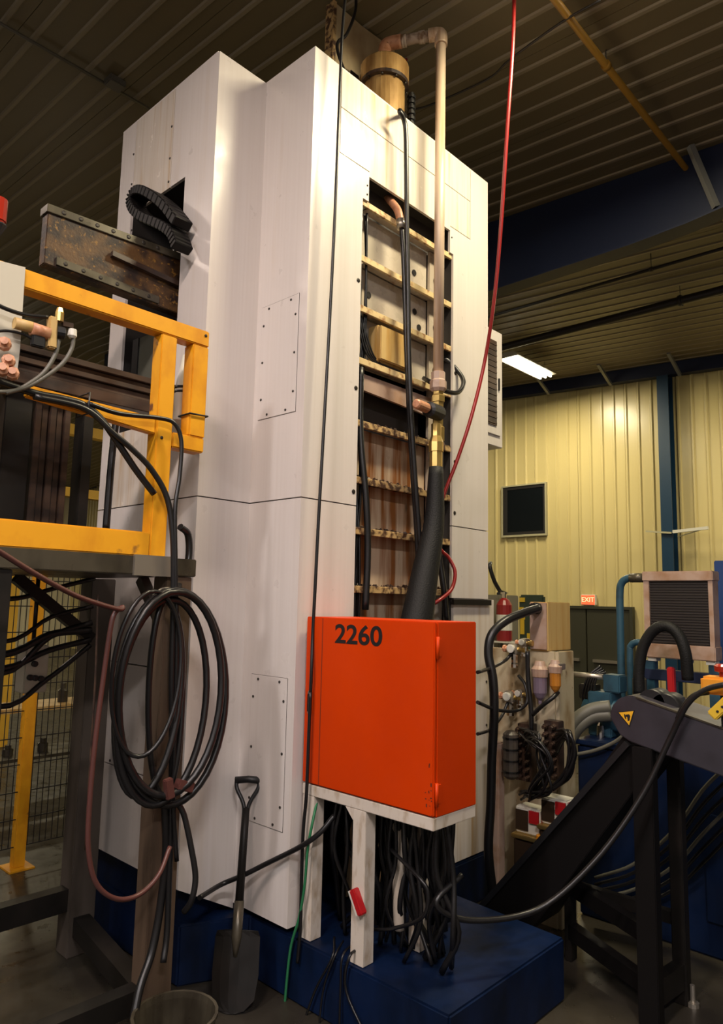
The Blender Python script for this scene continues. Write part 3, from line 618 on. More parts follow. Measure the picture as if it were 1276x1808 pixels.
# ================================================================== LEFT: PLATFORM, YELLOW GUARD, COIL, SHOVEL
YG = 3.0
yg = thing('yellow_guard', 'yellow square tube guard frame on the platform', 'frame', (1.6, YG, 2.19))
def ybox(name, x0, x1, z0, z1, y0=YG, y1=YG + .085, m='yellow_paint', par=None, bv=.006): return MB().box(x0, x1, y0, y1, z0, z1).build(name, m, par or yg, bv)
ybox('top_rail', .25, 2.024, 3.278, 3.362)
ybox('post', 1.752, 1.838, 2.186, 3.277); ybox('post', 1.932, 2.024, 2.80, 3.277)
ybox('tie_bar', 1.840, 2.022, 2.725, 2.80)
MB().prism([(1.15, YG + .01, 2.825), (1.751, YG + .01, 2.775), (1.751, YG + .01, 2.855), (1.15, YG + .01, 2.872)], (0, .05, 0)).build('mid_rail', 'yellow_paint', yg, .005)
ybox('base_beam', .25, 1.751, 2.186, 2.30)
ybox('back_post', .9, .96, 2.2, 3.1, 4.12, 4.18)
screws([(2.0, YG, 3.335), (1.06, YG, 3.33), (1.78, YG, 2.76)], (0, -1, 0), yg, .008)
dk = thing('platform', 'oily dark steel platform standing on tall legs', 'platform', (1.4, 3.5, 0))
MB().box(.25, 2.0, 2.98, 4.20, 2.10, 2.185).build('deck', 'oily_steel', dk, .004)
MB().box(1.66, 1.86, 2.965, 2.98, 2.095, 2.19).build('end_plate', 'steel', dk)
MB().box(1.842, 1.985, 2.99, 3.10, 0.0, 2.098).build('leg', 'leg_brown', dk, .004)
MB().box(1.99, 2.14, 4.03, 4.17, 0, 2.098).build('leg', 'leg_steel', dk, .004)
MB().box(1.02, 1.14, 2.99, 3.10, 0, 2.098).build('leg', 'grime_black', dk, .004)
MB().box(1.02, 1.14, 4.05, 4.17, 0, 2.098).build('leg', 'grime_black', dk, .004)
MB().beam((1.92, 3.10, .16), (2.06, 4.03, .16), .09, .1).build('foot_beam', 'grime_black', dk)
MB().beam((1.14, 3.05, .22), (1.842, 3.05, .22), .08, .1).build('foot_beam', 'grime_black', dk)
MB().beam((1.14, 4.1, .30), (1.99, 4.1, .30), .08, .12).build('foot_beam', 'grime_black', dk)
MB().beam((1.95, 3.10, 1.78), (1.95, 3.40, 2.09), .05, .05).build('knee_brace', 'leg_steel', dk)
MB().beam((2.0, 4.02, 1.75), (1.55, 4.02, 2.09), .06, .06).build('knee_brace', 'grime_black', dk)
# rusty trough coming out of the wing window
YT = 3.70
tr = thing('rusty_trough', 'rusty grimy steel trough sticking out of the tower window', 'trough', (1.9, YT, 3.7))
MB().prism([(1.44, YT, 3.745), (2.60, YT, 3.72), (2.60, YT, 4.09), (1.44, YT, 4.04)], (0, .07, 0)).build('body', 'rusty_trough', tr, .004)
fl_ = MB().prism([(1.43, YT - .012, 4.03), (2.60, YT - .012, 4.08), (2.60, YT - .012, 4.125), (1.43, YT - .012, 4.075)], (0, .09, 0)).build('top_flange', 'oily_steel', tr, .002)
f2 = MB().prism([(1.50, YT - .012, 3.755), (2.12, YT - .012, 3.74), (2.12, YT - .012, 3.785), (1.50, YT - .012, 3.80)], (0, .012, 0)).build('lower_strip', 'oily_steel', tr, .002)
screws([(1.52 + k * .095, YT - .012, 4.057 + k * .0043) for k in range(7)], (0, -1, 0), fl_, .012)
screws([(1.55 + k * .1, YT - .012, 3.776 - k * .0024) for k in range(6)], (0, -1, 0), f2, .011)
MB().beam((1.8, YT - .02, 3.93), (2.55, YT - .02, 3.88), .03, .03).build('slide_rod', 'grime_brown', tr)
# interior seen through the wing window
iw = thing('window_mechanism', 'grey slide mechanism inside the tower window', 'mechanism', (2.5, 3.9, 3.06))
MB().box(2.235, 2.25, 3.64, 4.10, 3.06, 3.66).build('guard_pane', 'mirror_panel', iw)
MB().box(2.225, 2.26, 4.10, 4.17, 3.06, 3.66).build('slat_post', 'grime_black', iw)
MB().box(2.44, 2.50, 3.70, 4.2, 4.15, 4.35).build('slide_block', 'pale_grey', iw, .01)
MB().cyl((2.35, 3.93, 4.11), (2.35, 3.93, 4.45), .02, 10).build('guide_pin', 'chrome', iw)
MB().box(2.42, 2.50, 3.66, 3.72, 4.12, 4.30).build('side_cover', 'salmon_metal', iw)
# cable carrier: a loop of links
cc = thing('cable_carrier', 'black plastic cable carrier chain looping out of the tower window', 'cable chain', (2.1, 3.9, 4.3))
pl = spl([PX(x, y, X2 - .10) for x, y in ((322, 396), (298, 366), (270, 345), (251, 341), (240, 354), (244, 373), (262, 388), (290, 400), (312, 415), (322, 440))], 4)
for a, b in zip(pl[:-1], pl[1:]):
    MB().beam(a, a.lerp(b, .93), .060, .12, (1, 0, 0)).build('link', 'rail_black', cc, .006, 1)
# brown guide rail and uprights behind the guard
gr = thing('guide_rail', 'long grimy brown grooved guide rail behind the yellow guard', 'rail', (1.5, 3.4, 2.98))
for k, (z0, z1, yo) in enumerate(((2.985, 3.045, 0), (3.048, 3.085, .02), (3.088, 3.115, .0), (3.118, 3.14, .02), (3.143, 3.175, 0))):
    MB().box(.3, 2.19, 3.40 + yo, 3.55, z0, z1).build('groove_bar', 'grime_brown', gr, .003)
up = thing('upright_column', 'grooved brown upright column behind the guard frame', 'column', (1.43, 3.45, 2.19))
for k in range(5): MB().box(1.36 + k * .036, 1.36 + k * .036 + .031, 3.45 + (k % 2) * .012, 3.56, 2.187, 2.983).build('groove_bar', 'grime_brown', up, .003)
for x0, x1, lab in ((1.22, 1.345, 'black square post left of the brown upright column'), (1.60, 1.655, 'slim black post right of the brown upright column')):
    tag(MB().box(x0, x1, 3.45, 3.55, 2.187, 2.983).build('black_post', 'grime_black', None, .004), lab, 'post')
tag(MB().box(1.0, 1.36, 3.46, 3.54, 2.19, 2.30).box(1.54, 1.62, 3.46, 3.54, 2.187, 2.24).build('sill_bar', 'grime_black'), 'low black sill bar between the posts', 'bar')
# valve bracket at the left edge
vb = thing('valve_bracket', 'pale plate with pneumatic valve and brown fittings on the guard rail', 'valve', PY(20, 560, 3.0))
MB().prism([PY(x, y, 2.985) for x, y in ((-60, 445), (45, 472), (35, 620), (30, 660), (-60, 640))], (0, .012, 0)).build('plate', 'pale_grey', vb)
P_ = lambda x, y: PY(x, y, 2.94)
MB().tube([P_(25, 570), P_(55, 578), P_(82, 590)], .024, 12).build('cylinder', 'tan_box', vb)
MB().tube([P_(55, 580), P_(86, 590)], .028, 12).build('sleeve', 'salmon_metal', vb)
MB().beam(P_(92, 560), P_(90, 616), .035, .04).build('valve_block', 'tan_box', vb, .006)
MB().lathe(P_(104, 568), (0, 0, 1), [(0, .018), (.04, .018), (.06, .012)], 10).build('brass_plug', 'brass', vb)
MB().lathe(P_(100, 586), (1, -.2, 0), [(0, .026), (.03, .026), (.035, .018)], 12).build('fitting', 'black_plastic', vb)
MB().lathe(P_(128, 582), (0, 0, -1), [(0, .018), (.03, .02), (.04, .012)], 10).build('hose_nut', 'label_white', vb)
MB().beam(P_(110, 572), P_(128, 576), .02, .02).build('arm', 'grime_brown', vb)
MB().beam(P_(55, 600), P_(78, 606), .03, .05).build('solenoid', 'black_plastic', vb, .005)
for (x, y) in ((8, 610), (15, 640), (22, 662), (5, 655)):
    MB().lathe(P_(x, y), (-.4, -1, .1), [(0, .026), (.03, .026), (.035, .015), (.05, .015)], 8).build('fitting', 'salmon_metal', vb)
hose('clear_tube', [P_(104, 600), P_(98, 625), P_(80, 655), P_(55, 675), P_(25, 690), P_(-20, 692)], .009, 'grey_hose', 'grey tube curving from the brown valve block', 'hose')
hose('clear_tube', [P_(130, 592), P_(127, 615), P_(112, 640), P_(85, 662), P_(50, 682), P_(10, 694)], .009, 'grey_hose', 'grey tube curving from the white hose nut', 'hose')
hose('valve_lead', [P_(-20, 530), P_(10, 545), P_(45, 556), P_(85, 560)], .009, 'black_rubber', 'black lead across the pale valve plate', 'cable')
hose('valve_lead', [P_(-20, 588), P_(10, 584), P_(40, 590), P_(60, 600)], .006, 'black_rubber', 'thin black lead to the valve solenoid', 'cable')
bl = thing('beacon_light', 'red stack beacon lamp on a thin bracket', 'beacon', PY(4, 380, 3.2))
MB().lathe(PY(-5, 398, 3.2), (0, 0, 1), [(0, .03), (.02, .03), (.02, .035), (.12, .035), (.13, .02)], 12).build('lens', 'red_lens', bl)
MB().lathe(PY(-5, 415, 3.2), (0, 0, 1), [(0, .012), (.045, .035), (.05, .035)], 12).build('socket', 'black_plastic', bl)
q = PY(-5, 415, 3.2); MB().cyl(q, (q.x, q.y, 2.19), .012, 8).build('pole', 'black_plastic', bl)
# hoses on the guard frame
Gp = lambda x, y, o=2.975: PY(x, y, o)
hose('rail_hose', [Gp(-20, 668), Gp(60, 694), Gp(110, 704), Gp(150, 716), Gp(180, 742), Gp(210, 785), Gp(240, 830), Gp(272, 872)], .016, 'black_rubber', 'black hose sagging below the yellow mid rail behind the post', 'hose')
hose('guard_hose', [Gp(60, 700, 2.96), Gp(150, 722, 2.96), Gp(200, 765, 2.95), Gp(235, 795, 2.95), Gp(268, 830, 2.95), Gp(295, 880, 2.94), Gp(305, 950, 2.93), Gp(306, 1050, 2.93), Gp(303, 1200, 2.93), Gp(303, 1350, 2.94), Gp(300, 1500, 2.95), Gp(295, 1640, 2.93), Gp(288, 1700, 2.90)], .014, 'black_rubber', 'long black hose dropping past the yellow post down the platform leg', 'hose')
hose('guard_cable', [Gp(155, 712, 2.965), Gp(210, 730, 2.965), Gp(280, 738, 2.965), Gp(308, 748, 2.955), Gp(320, 780, 2.95), Gp(317, 840, 2.945), Gp(309, 900, 2.93), Gp(310, 1000, 2.92), Gp(312, 1150, 2.92), Gp(308, 1300, 2.92), Gp(306, 1420, 2.925), Gp(312, 1520, 2.93)], .011, 'black_rubber', 'thin black cable tied along the yellow mid rail then falling', 'cable')
hose('upright_hose', [Gp(205, 740, 3.2), Gp(198, 800, 3.2), Gp(192, 870, 3.2), Gp(187, 935, 3.2)], .018, 'black_rubber', 'stiff black hose upright behind the yellow frame', 'hose')
hose('return_hose', [Gp(318, 930, 3.06), Gp(332, 945, 3.08), Gp(333, 985, 3.08), Gp(322, 1020, 3.05), Gp(308, 1045, 2.95)], .018, 'black_rubber', 'black hose bending out beside the base of the yellow post', 'hose')
for x, lab, z0, z1, y0_, vert in ((1.39, 'black cable tie around the yellow mid rail', 2.80, 2.875, 0, 0), (1.96, 'black cable tie on the short yellow post', 0, 0, 0, 1)):
    pp = [(1.925, 2.992, 2.91), (2.03, 2.992, 2.915), (2.03, 3.092, 2.915), (1.925, 3.092, 2.91)] if vert else [(x, 2.955, z0 - .01), (x, 2.955, z1 + .008), (x, 3.07, z1 + .008), (x, 3.07, z0 - .01)]
    tag(MB().tube(pp, .005, 6, True).build('cable_tie', 'black_rubber'), lab, 'tie')
oil = thing('grease_nozzle', 'pale nozzle with black bands behind the short yellow posts', 'nozzle', PY(325, 700, 3.2))
MB().tube([PY(332, 630, 3.22), PY(325, 690, 3.2), PY(316, 745, 3.2)], [.03, .05, .045], 12).build('body', 'label_white', oil)
for y in (686, 694): MB().tube([PY(325.5, y, 3.2), PY(325, y + 4, 3.2)], .054, 12).build('band', 'black_rubber', oil)
# coil of hose hung on the platform leg
cl = thing('hose_coil', 'big coil of black hose hung on the platform leg', 'hose', PY(300, 1420, 2.93))
def loop(cx, cy, rx, ry, o, rr_, sk=0.0, n=40):
    pts = []
    for k in range(n):
        t = 2 * math.pi * k / n; px = cx + rx * math.sin(t) + sk * math.cos(t); py = cy - ry * math.cos(t)
        pts.append(PY(px, py, o + .02 * math.sin(t * 2)))
    return MB().tube(pts, rr_, 8, True).build('loop', 'black_rubber', cl)
loop(302, 1232, 96, 190, 2.90, .017, 8); loop(300, 1225, 90, 180, 2.875, .017, 12); loop(285, 1240, 78, 182, 2.90, .016, 16)
loop(262, 1230, 56, 176, 2.93, .016, 20); loop(258, 1190, 60, 146, 2.86, .010, 14); loop(292, 1230, 30, 175, 2.94, .014, 4)
MB().beam(PY(312, 1384, 2.87), PY(338, 1390, 2.87), .045, .045).build('tie_block', 'dusk_red_hose', cl, .004)
MB().beam(PY(296, 1375, 2.86), PY(300, 1410, 2.86), .04, .03).build('tie_block', 'dusk_red_hose', cl, .004)
MB().tube(spl([PY(266, 1058, 2.9), PY(285, 1040, 2.96), PY(310, 1040, 2.985)], 4), .006, 6).build('hook', 'steel', cl)
hose('leg_hose', [Gp(312, 1415, 2.93), Gp(325, 1440, 2.91), Gp(338, 1500, 2.88), Gp(345, 1550, 2.86), Gp(338, 1590, 2.86), Gp(325, 1610, 2.9)], .014, 'black_rubber', 'black hose end hanging right of the platform leg', 'hose')
hose('leg_hose', [Gp(290, 1400, 2.95), Gp(293, 1500, 2.96), Gp(283, 1600, 2.96), Gp(268, 1680, 2.94), Gp(248, 1740, 2.9), Gp(235, 1800, 2.86)], .018, 'black_rubber', 'thick black hose running down the platform leg to the floor', 'hose')
hose('sagging_red_hose', [PY(-20, 962, 2.6), PY(60, 1012, 2.65), PY(130, 1050, 2.72), PY(180, 1068, 2.78), PY(212, 1076, 2.82), PY(216, 1072, 2.83), PY(203, 1082, 2.83), PY(195, 1110, 2.83), PY(182, 1200, 2.84), PY(168, 1310, 2.84), PY(158, 1420, 2.84), PY(156, 1500, 2.84), PY(170, 1560, 2.84), PY(205, 1587, 2.84), PY(245, 1580, 2.85), PY(280, 1545, 2.86), PY(300, 1495, 2.90)], .0105, 'dusk_red_hose', 'dull red hose sagging under the platform in a long loop', 'hose')
hose('thin_drop_wire', [PY(173, 1050, 3.1), PY(168, 1200, 3.1), PY(160, 1330, 3.1), PY(150, 1500, 3.1)], .005, 'grime_brown', 'thin dark wire hanging straight under the platform', 'cable')
# shovel leaning on the tower
tip, top = PZ(408, 1790, .005), PX(438, 1374, XC - .03)
sh = thing('shovel', 'dark metal D-handle shovel leaning on the white tower', 'shovel', tip)
ax = (top - tip).normalized(); sdv = V((.60, -.80, 0)); sdv = (sdv - ax * sdv.dot(ax)).normalized(); Ls = (top - tip).length; nv = ax.cross(sdv).normalized()
Q = lambda f, s, d=0.0: tip + ax * (f * Ls) + sdv * s + nv * d
MB().tube([Q(.99, -.070), Q(.995, 0), Q(.99, .070)], .019, 12).build('grip', 'black_plastic', sh)
for s in (-1, 1): MB().tube(spl([Q(.985, .064 * s), Q(.95, .058 * s), Q(.90, .027 * s), Q(.865, .012 * s), Q(.82, .008 * s)], 4), .011, 8).build('yoke_arm', 'black_plastic', sh)
MB().tube([Q(.86, 0), Q(.70, 0), Q(.36, 0)], [.020, .021, .022], 12).build('shaft', 'grime_black', sh)
MB().tube([Q(.45, 0), Q(.30, 0), Q(.22, 0, .004)], [.025, .027, .012], 12).build('socket', 'oily_steel', sh)
bl_ = MB(); rows = []
for f, wd, dep in ((.33, .06, .0), (.325, .105, .008), (.30, .115, .014), (.15, .118, .016), (.05, .105, .012), (.01, .06, .004), (.0, .02, .0)):
    rows.append([Q(f, wd * s, dep * (s * s) * 1.6 - .004) for s in (-1, -.6, -.2, .2, .6, 1)])
n0 = len(rows)
vs2 = [p for r in rows for p in r] + [p + nv * .004 for r in rows for p in r]; N6 = n0 * 6
fs2 = [(i * 6 + k, i * 6 + k + 1, (i + 1) * 6 + k + 1, (i + 1) * 6 + k) for i in range(n0 - 1) for k in range(5)]
fs2 += [tuple(N6 + a for a in f[::-1]) for f in fs2]
rim = [k for k in range(6)] + [i * 6 + 5 for i in range(1, n0)] + [(n0 - 1) * 6 + k for k in range(4, -1, -1)] + [i * 6 for i in range(n0 - 2, 0, -1)]
fs2 += [(rim[i], rim[(i + 1) % len(rim)], N6 + rim[(i + 1) % len(rim)], N6 + rim[i]) for i in range(len(rim))]
bl_._add(vs2, fs2, False); bl_.build('blade', 'grime_black', sh)
# oily bucket under the leg hoses
bq = PZ(300, 1800, 0); bk = thing('floor_bucket', 'dark oily metal bucket on the floor by the platform leg', 'bucket', (1.83, 2.72, 0))
MB().lathe((1.83, 2.72, 0), (0, 0, 1), [(0, .14), (.26, .17), (.27, .178), (.285, .178), (.285, .165), (.26, .16), (.02, .13), (.02, 0.0)], 24).build('pail', 'oily_steel', bk)
MB().tube(spl([(1.83 - .17, 2.72, .25), (1.83 - .15, 2.66, .18), (1.83, 2.55, .14), (1.83 + .15, 2.66, .18), (1.83 + .17, 2.72, .25)], 5), .005, 6).build('bail', 'steel', bk)
# background at the left: mesh fence, yellow post, control box
fn = thing('mesh_fence', 'black wire mesh safety fence with yellow posts', 'fence', (2.4, 5.55, 0))
YFn = 5.55
for px in (42, 172, 330):
    q = PY(px, 1300, YFn); MB().box(q.x, q.x + .08, YFn, YFn + .08, 0.012, 2.6).build('post', 'yellow_paint' if px < 100 else 'yellow_paint', fn, .004)
    MB().box(q.x - .05, q.x + .13, YFn - .06, YFn + .14, 0, .012).build('foot_plate', 'yellow_paint', fn)
x0, x1 = PY(-60, 1300, YFn).x, PY(430, 1300, YFn).x
mb = MB(); k = 0; x = x0
while x < x1: mb.box(x, x + .005, YFn + .03, YFn + .035, .15, 2.5); x += .045
for k in range(13): mb.box(x0, x1, YFn + .026, YFn + .031, .15 + k * .195, .157 + k * .195)
mb.build('wire_mesh', 'ink_black', fn)
bx = thing('control_box', 'grey pushbutton control box hung under the platform', 'control box', PY(70, 1225, 4.0))
q0, q1 = PY(47, 1140, 4.0), PY(82, 1222, 4.0)
MB().box(q0.x, q1.x, 4.0, 4.12, q1.z, q0.z).build('body', 'pale_grey', bx, .006)
for x, y, m in ((60, 1172, 'ink_black'), (52, 1196, 'ink_black'), (61, 1197, 'ink_black'), (71, 1198, 'ink_black')):
    p = PY(x, y, 4.0); MB().lathe(p, (0, -1, 0), [(0, .016), (.02, .016), (.024, .01)], 12).build('button', m, bx)
MB().cyl((q0.x + .06, 4.06, q0.z - .002), (q0.x + .06, 4.06, 2.10), .012, 8).build('hanger', 'black_rubber', bx)
tangle(6, lambda i: (lambda z: [(1.0, 3.9 + .03 * i, z), (1.5, 4.0, z - .12 + rr.uniform(-.1, .1)), (1.75, 4.0, z + rr.uniform(-.15, .1)), (1.98, 3.98, z + .1)])(rr.uniform(1.6, 2.0)), .016,
       'black cable bundled along the underside of the platform', 'cables under the platform', name='underside_cable')
mc = thing('work_bench', 'dark parts bench beyond the mesh fence', 'bench', (3.2, 7.4, 0))
MB().box(2.3, 4.0, 7.2, 7.7, .86, .90).build('top', 'tan_box', mc)
MB().box(2.3, 4.0, 7.2, 7.7, .40, .43).build('shelf', 'oily_steel', mc)
for a in (2.32, 3.94):
    for b in (7.22, 7.64): MB().box(a, a + .05, b, b + .05, 0, .86).build('leg', 'leg_steel', mc)
rr2 = random.Random(4)
for k in range(9):
    x = 2.4 + k * .17; z = .432 if k % 2 else .902; h = rr2.uniform(.08, .2)
    tag(MB().lathe((x, 7.4, z), (0, 0, 1), [(0, .05), (h * .6, .05), (h * .7, .03), (h, .03)], 10).build('steel_part', 'oily_steel'), 'turned oily steel part on the bench beyond the fence', 'part', 'parts on the bench')
# far yellow gantry seen through the guard frame
gy = thing('yellow_gantry', 'yellow gantry frame in the far part of the hall', 'frame', (4, 10, 0))
for px in (25,): 
    q = PY(px, 900, 10.0); MB().box(q.x, q.x + .16, 10.0, 10.2, 0, 5.2).build('post', 'yellow_far', gy)
MB().box(PY(-60, 900, 10).x, PY(300, 900, 10).x, 10.02, 10.18, PY(140, 768, 10).z, PY(140, 750, 10).z).build('rail', 'yellow_far', gy)
MB().box(PY(-60, 900, 10).x, PY(300, 900, 10).x, 10.02, 10.18, PY(140, 878, 10).z, PY(140, 862, 10).z).build('rail', 'yellow_far', gy)
MB().cyl((PY(30, 900, 9.95).x, 9.9, PY(30, 860, 9.9).z), (PY(30, 900, 9.95).x, 9.9, PY(30, 745, 9.9).z), .03, 8).build('strip_tube', 'tube_white', gy)

# ================================================================== RIGHT: PNEUMATICS, TANK, COOLER, CONVEYOR
pp = thing('pneumatic_panel', 'dirty cream upright panel carrying air regulators and filters', 'panel', (4.3, 2.5, 0))
MB().box(4.30, 4.33, 2.29, 2.78, 0, 1.70).build('plate', 'tan_panel', pp, .003)
MB().box(4.31, 4.52, 2.265, 2.29, 0, 1.70).build('side_flange', 'tan_panel', pp, .003)
MB().box(4.12, 4.20, 2.60, 2.66, 0, 1.10).build('pipe_post', 'cooler_pink', pp, .01)
def reg(x, y, s=1.0):     # a regulator head with knob, gauge and side nuts
    c = PX(x, y, 4.255)
    b = MB().box(c.x - .03 * s, 4.30, c.y - .03 * s, c.y + .03 * s, c.z - .03 * s, c.z + .035 * s).build('regulator', 'steel', pp, .006)
    MB().lathe((c.x, c.y, c.z - .03 * s), (0, 0, -1), [(0, .028 * s), (.05 * s, .026 * s), (.06 * s, .03 * s), (.08 * s, .03 * s), (.085 * s, .02 * s)], 12).build('knob', 'chrome', b)
    MB().lathe((c.x, c.y - .03 * s, c.z), (0, -1, 0), [(0, .016 * s), (.03 * s, .016 * s), (.03 * s, .024 * s), (.05 * s, .024 * s)], 8).build('nut', 'brass', b)
    MB().lathe((c.x, c.y + .03 * s, c.z), (0, 1, 0), [(0, .016 * s), (.03 * s, .016 * s), (.03 * s, .022 * s), (.045 * s, .022 * s)], 8).build('nut', 'salmon_metal', b)
    MB().lathe((c.x - .03 * s, c.y, c.z + .005), (-1, 0, 0), [(0, .022 * s), (.02 * s, .026 * s), (.022 * s, .02 * s)], 14).build('gauge', 'label_white', b)
    return b
reg(908, 1146, 1.1); reg(901, 1230, 1.1); reg(918, 1225, .8); reg(925, 1135, .8)
def bowl(x, y, m, s=1.0):
    c = PX(x, y, 4.235)
    h = MB().lathe((c.x, c.y, c.z), (0, 0, 1), [(0, .05 * s), (.05 * s, .055 * s), (.07 * s, .04 * s), (.10 * s, .03 * s)], 14).build('filter_head', 'cooler_pink', pp)
    MB().box(c.x - .015, 4.30, c.y - .05 * s, c.y + .05 * s, c.z + .02, c.z + .06).build('port', 'steel', h, .004)
    MB().lathe((c.x, c.y, c.z), (0, 0, -1), [(0, .045 * s), (.10 * s, .044 * s), (.13 * s, .03 * s), (.15 * s, .012 * s), (.17 * s, .012 * s)], 14).build('bowl', m, h)
bowl(953, 1195, 'purple_bowl', 1.0); bowl(980, 1188, 'amber_bowl', .8)
for px0, ytop in ((925, 1278), (972, 1273)):
    c = PX(px0, ytop, 4.22)
    mf = MB().box(4.22, 4.30, c.y - .05, c.y + .05, c.z - .36, c.z).build('manifold', 'grime_brown', pp, .004)
    for k in range(7):
        for s in (-.025, .028): MB().lathe((4.22, c.y + s, c.z - .03 - k * .05), (-1, 0, -.15), [(0, .017), (.03, .017), (.03, .012), (.05, .012)], 6).build('port_nut', 'grime_brown', mf)
sv = PX(900, 1330, 4.15)
sm = MB().lathe((4.16, sv.y, sv.z - .16), (0, 0, 1), [(0, .03), (.02, .05), (.28, .05), (.30, .03)], 14).build('solenoid', 'leg_steel', pp)
for k in range(4): MB().lathe((4.16, sv.y, sv.z - .12 + k * .07), (0, 0, 1), [(0, .054), (.012, .054)], 14).build('band', 'black_rubber', sm)
# tubing looping off the manifolds
rr = random.Random(21)
for i in range(13):
    a = PX(915 + rr.uniform(0, 18), 1285 + i * 4, 4.17); b = PX(978 + rr.uniform(-6, 8), 1280 + i * 4, 4.17)
    mx = 4.02 + rr.uniform(-.06, .08)
    pts = [a, PX(935 + rr.uniform(-4, 18), 1292 + rr.uniform(0, 20), mx), PX(958 + rr.uniform(-12, 18), 1340 + rr.uniform(-10, 20), mx), PX(948 + rr.uniform(-20, 25), 1392 + rr.uniform(-10, 10), mx), PX(925 + rr.uniform(-10, 10), 1405 + rr.uniform(-8, 10), mx + .05)]
    hose('manifold_tube', pts, .008, 'black_rubber', 'thin black air tube looping off the valve manifolds', 'hose', 'air tubes at the manifolds', 6, 5)
for i in range(7):
    a = PX(982, 1290 + i * 7, 4.17); mx = 4.05 + rr.uniform(-.05, .05)
    pts = [a, PX(1003 + rr.uniform(-6, 8), 1290 + rr.uniform(0, 15), mx), PX(1012 + rr.uniform(-8, 4), 1330 + rr.uniform(-8, 12), mx), PX(998 + rr.uniform(-6, 6), 1372 + rr.uniform(-8, 8), mx), PX(965 + rr.uniform(-8, 8), 1396, mx), PX(930, 1400, mx)]
    hose('manifold_hose', pts, .010, 'black_rubber', 'black air hose bulging round the outside of the manifolds', 'hose', 'air hoses at the manifolds', 6, 5)
hose('panel_hose', [PX(843, 1187, 3.4), PX(870, 1178, 3.9), PX(893, 1165, 4.18), PX(905, 1150, 4.22)], .011, 'black_rubber', 'black hose from behind the cabinet up to the top regulator', 'hose')
hose('panel_hose', [PX(843, 1240, 3.4), PX(875, 1253, 3.9), PX(910, 1255, 4.15), PX(930, 1240, 4.2), PX(927, 1210, 4.22), PX(915, 1193, 4.24)], .011, 'black_rubber', 'black hose looping under the middle regulator', 'hose')
hose('panel_hose', [PX(843, 1296, 3.4), PX(865, 1288, 3.95), PX(885, 1265, 4.15), PX(896, 1240, 4.22)], .010, 'black_rubber', 'black hose rising to the middle regulator knob', 'hose')
hose('panel_hose', [PX(931, 1150, 4.2), PX(932, 1200, 4.2), PX(937, 1250, 4.2), PX(938, 1290, 4.2)], .016, 'black_rubber', 'straight black hose down the middle of the cream panel', 'hose')
hose('panel_hose', [PX(940, 1262, 4.2), PX(958, 1245, 4.18), PX(975, 1232, 4.2), PX(985, 1222, 4.25)], .014, 'black_rubber', 'black hose slanting below the purple filter bowl', 'hose')
hose('main_conduit', [PX(950, 1074, 4.24), PX(925, 1082, 4.1), PX(893, 1096, 3.95), PX(868, 1120, 3.85), PX(862, 1155, 3.82), PX(870, 1200, 3.82), PX(872, 1260, 3.82), PX(868, 1340, 3.84), PX(866, 1420, 3.86), PX(862, 1500, 3.86), PX(870, 1580, 3.9)], .028, 'black_rubber', 'thick black conduit arching from the tan junction box down past the panel', 'conduit', None, 12)
jb = thing('junction_box', 'tan steel junction box on top of the pneumatic panel', 'box', (4.4, 2.4, 1.70))
MB().box(4.285, 4.60, 2.325, 2.457, 1.70, 2.02).build('body', 'tan_box', jb, .004)
MB().box(4.272, 4.284, 2.33, 2.452, 1.71, 2.015).build('lid', 'cooler_pink', jb, .003)  # pink of the left lamps' light painted on this face of the tan box
q = PX(948, 1074, 4.27); MB().lathe(q, (-1, .1, 0), [(-.0, .04), (.02, .04), (.02, .034), (.05, .034)], 12).build('gland', 'black_plastic', jb)
# grey cabinet, extinguisher, green board
c0, c1 = PX(861, 1050, 5.3), PX(880, 1050, 5.3); xe = PY(915, 1050, c1.y).x
gc = thing('grey_cabinet', 'olive grey floor cabinet behind the pneumatic panel', 'cabinet', (5.5, 3.3, 0))
MB().box(5.3, xe, c1.y, c1.y + .55, 0, c0.z).build('body', 'grey_cabinet', gc, .006)
MB().box(5.35, xe - .05, c1.y - .012, c1.y, .1, c0.z - .06).build('door', 'grey_cabinet', gc, .004)
MB().lathe((5.42, c1.y + .06, c0.z), (0, 0, 1), [(0, .03), (.02, .03), (.03, .015)], 10).build('gland', 'black_plastic', gc)
q = PY(890, 1132, c1.y - .09)
sh_ = thing('fire_extinguisher', 'red fire extinguisher on a bracket before the grey cabinet', 'extinguisher', q)
MB().lathe(q, (0, 0, 1), [(0, .06), (.01, .066), (.30, .066), (.34, .045), (.36, .02)], 16).build('cylinder', 'extinguisher_red', sh_)
MB().lathe(q + V((0, 0, .09)), (0, 0, 1), [(0, .0675), (.13, .0675)], 16).build('label_band', 'label_white', sh_)
MB().lathe(q + V((0, 0, .36)), (0, 0, 1), [(0, .02), (.03, .02), (.03, .03), (.05, .03)], 10).build('valve', 'chrome', sh_)
MB().beam(q + V((-.07, 0, .42)), q + V((.05, 0, .40)), .015, .012).build('lever', 'ink_black', sh_)
MB().box(q.x - .08, q.x + .08, q.y - .07, c1.y - .004, q.z - .012, q.z).build('bracket', 'label_white', sh_)
hose('cabinet_lead', [(5.42, c1.y + .06, c0.z + .03), (5.36, c1.y + .08, c0.z + .12), (5.32, c1.y + .1, c0.z + .24), (5.36, c1.y + .12, c0.z + .28)], .018, 'black_rubber', 'black cable curling up from the top of the grey cabinet', 'cable')
g0, g1 = PX(915, 1050, 7.2), PX(960, 1135, 7.2)
gb = thing('green_board', 'dark green operator board with yellow marks on a pole', 'board', (7.2, (g0.y + g1.y) / 2, 0))
bd = MB().box(7.2, 7.26, g1.y, g0.y, g1.z - .15, g0.z).build('board', 'green_board', gb, .02)
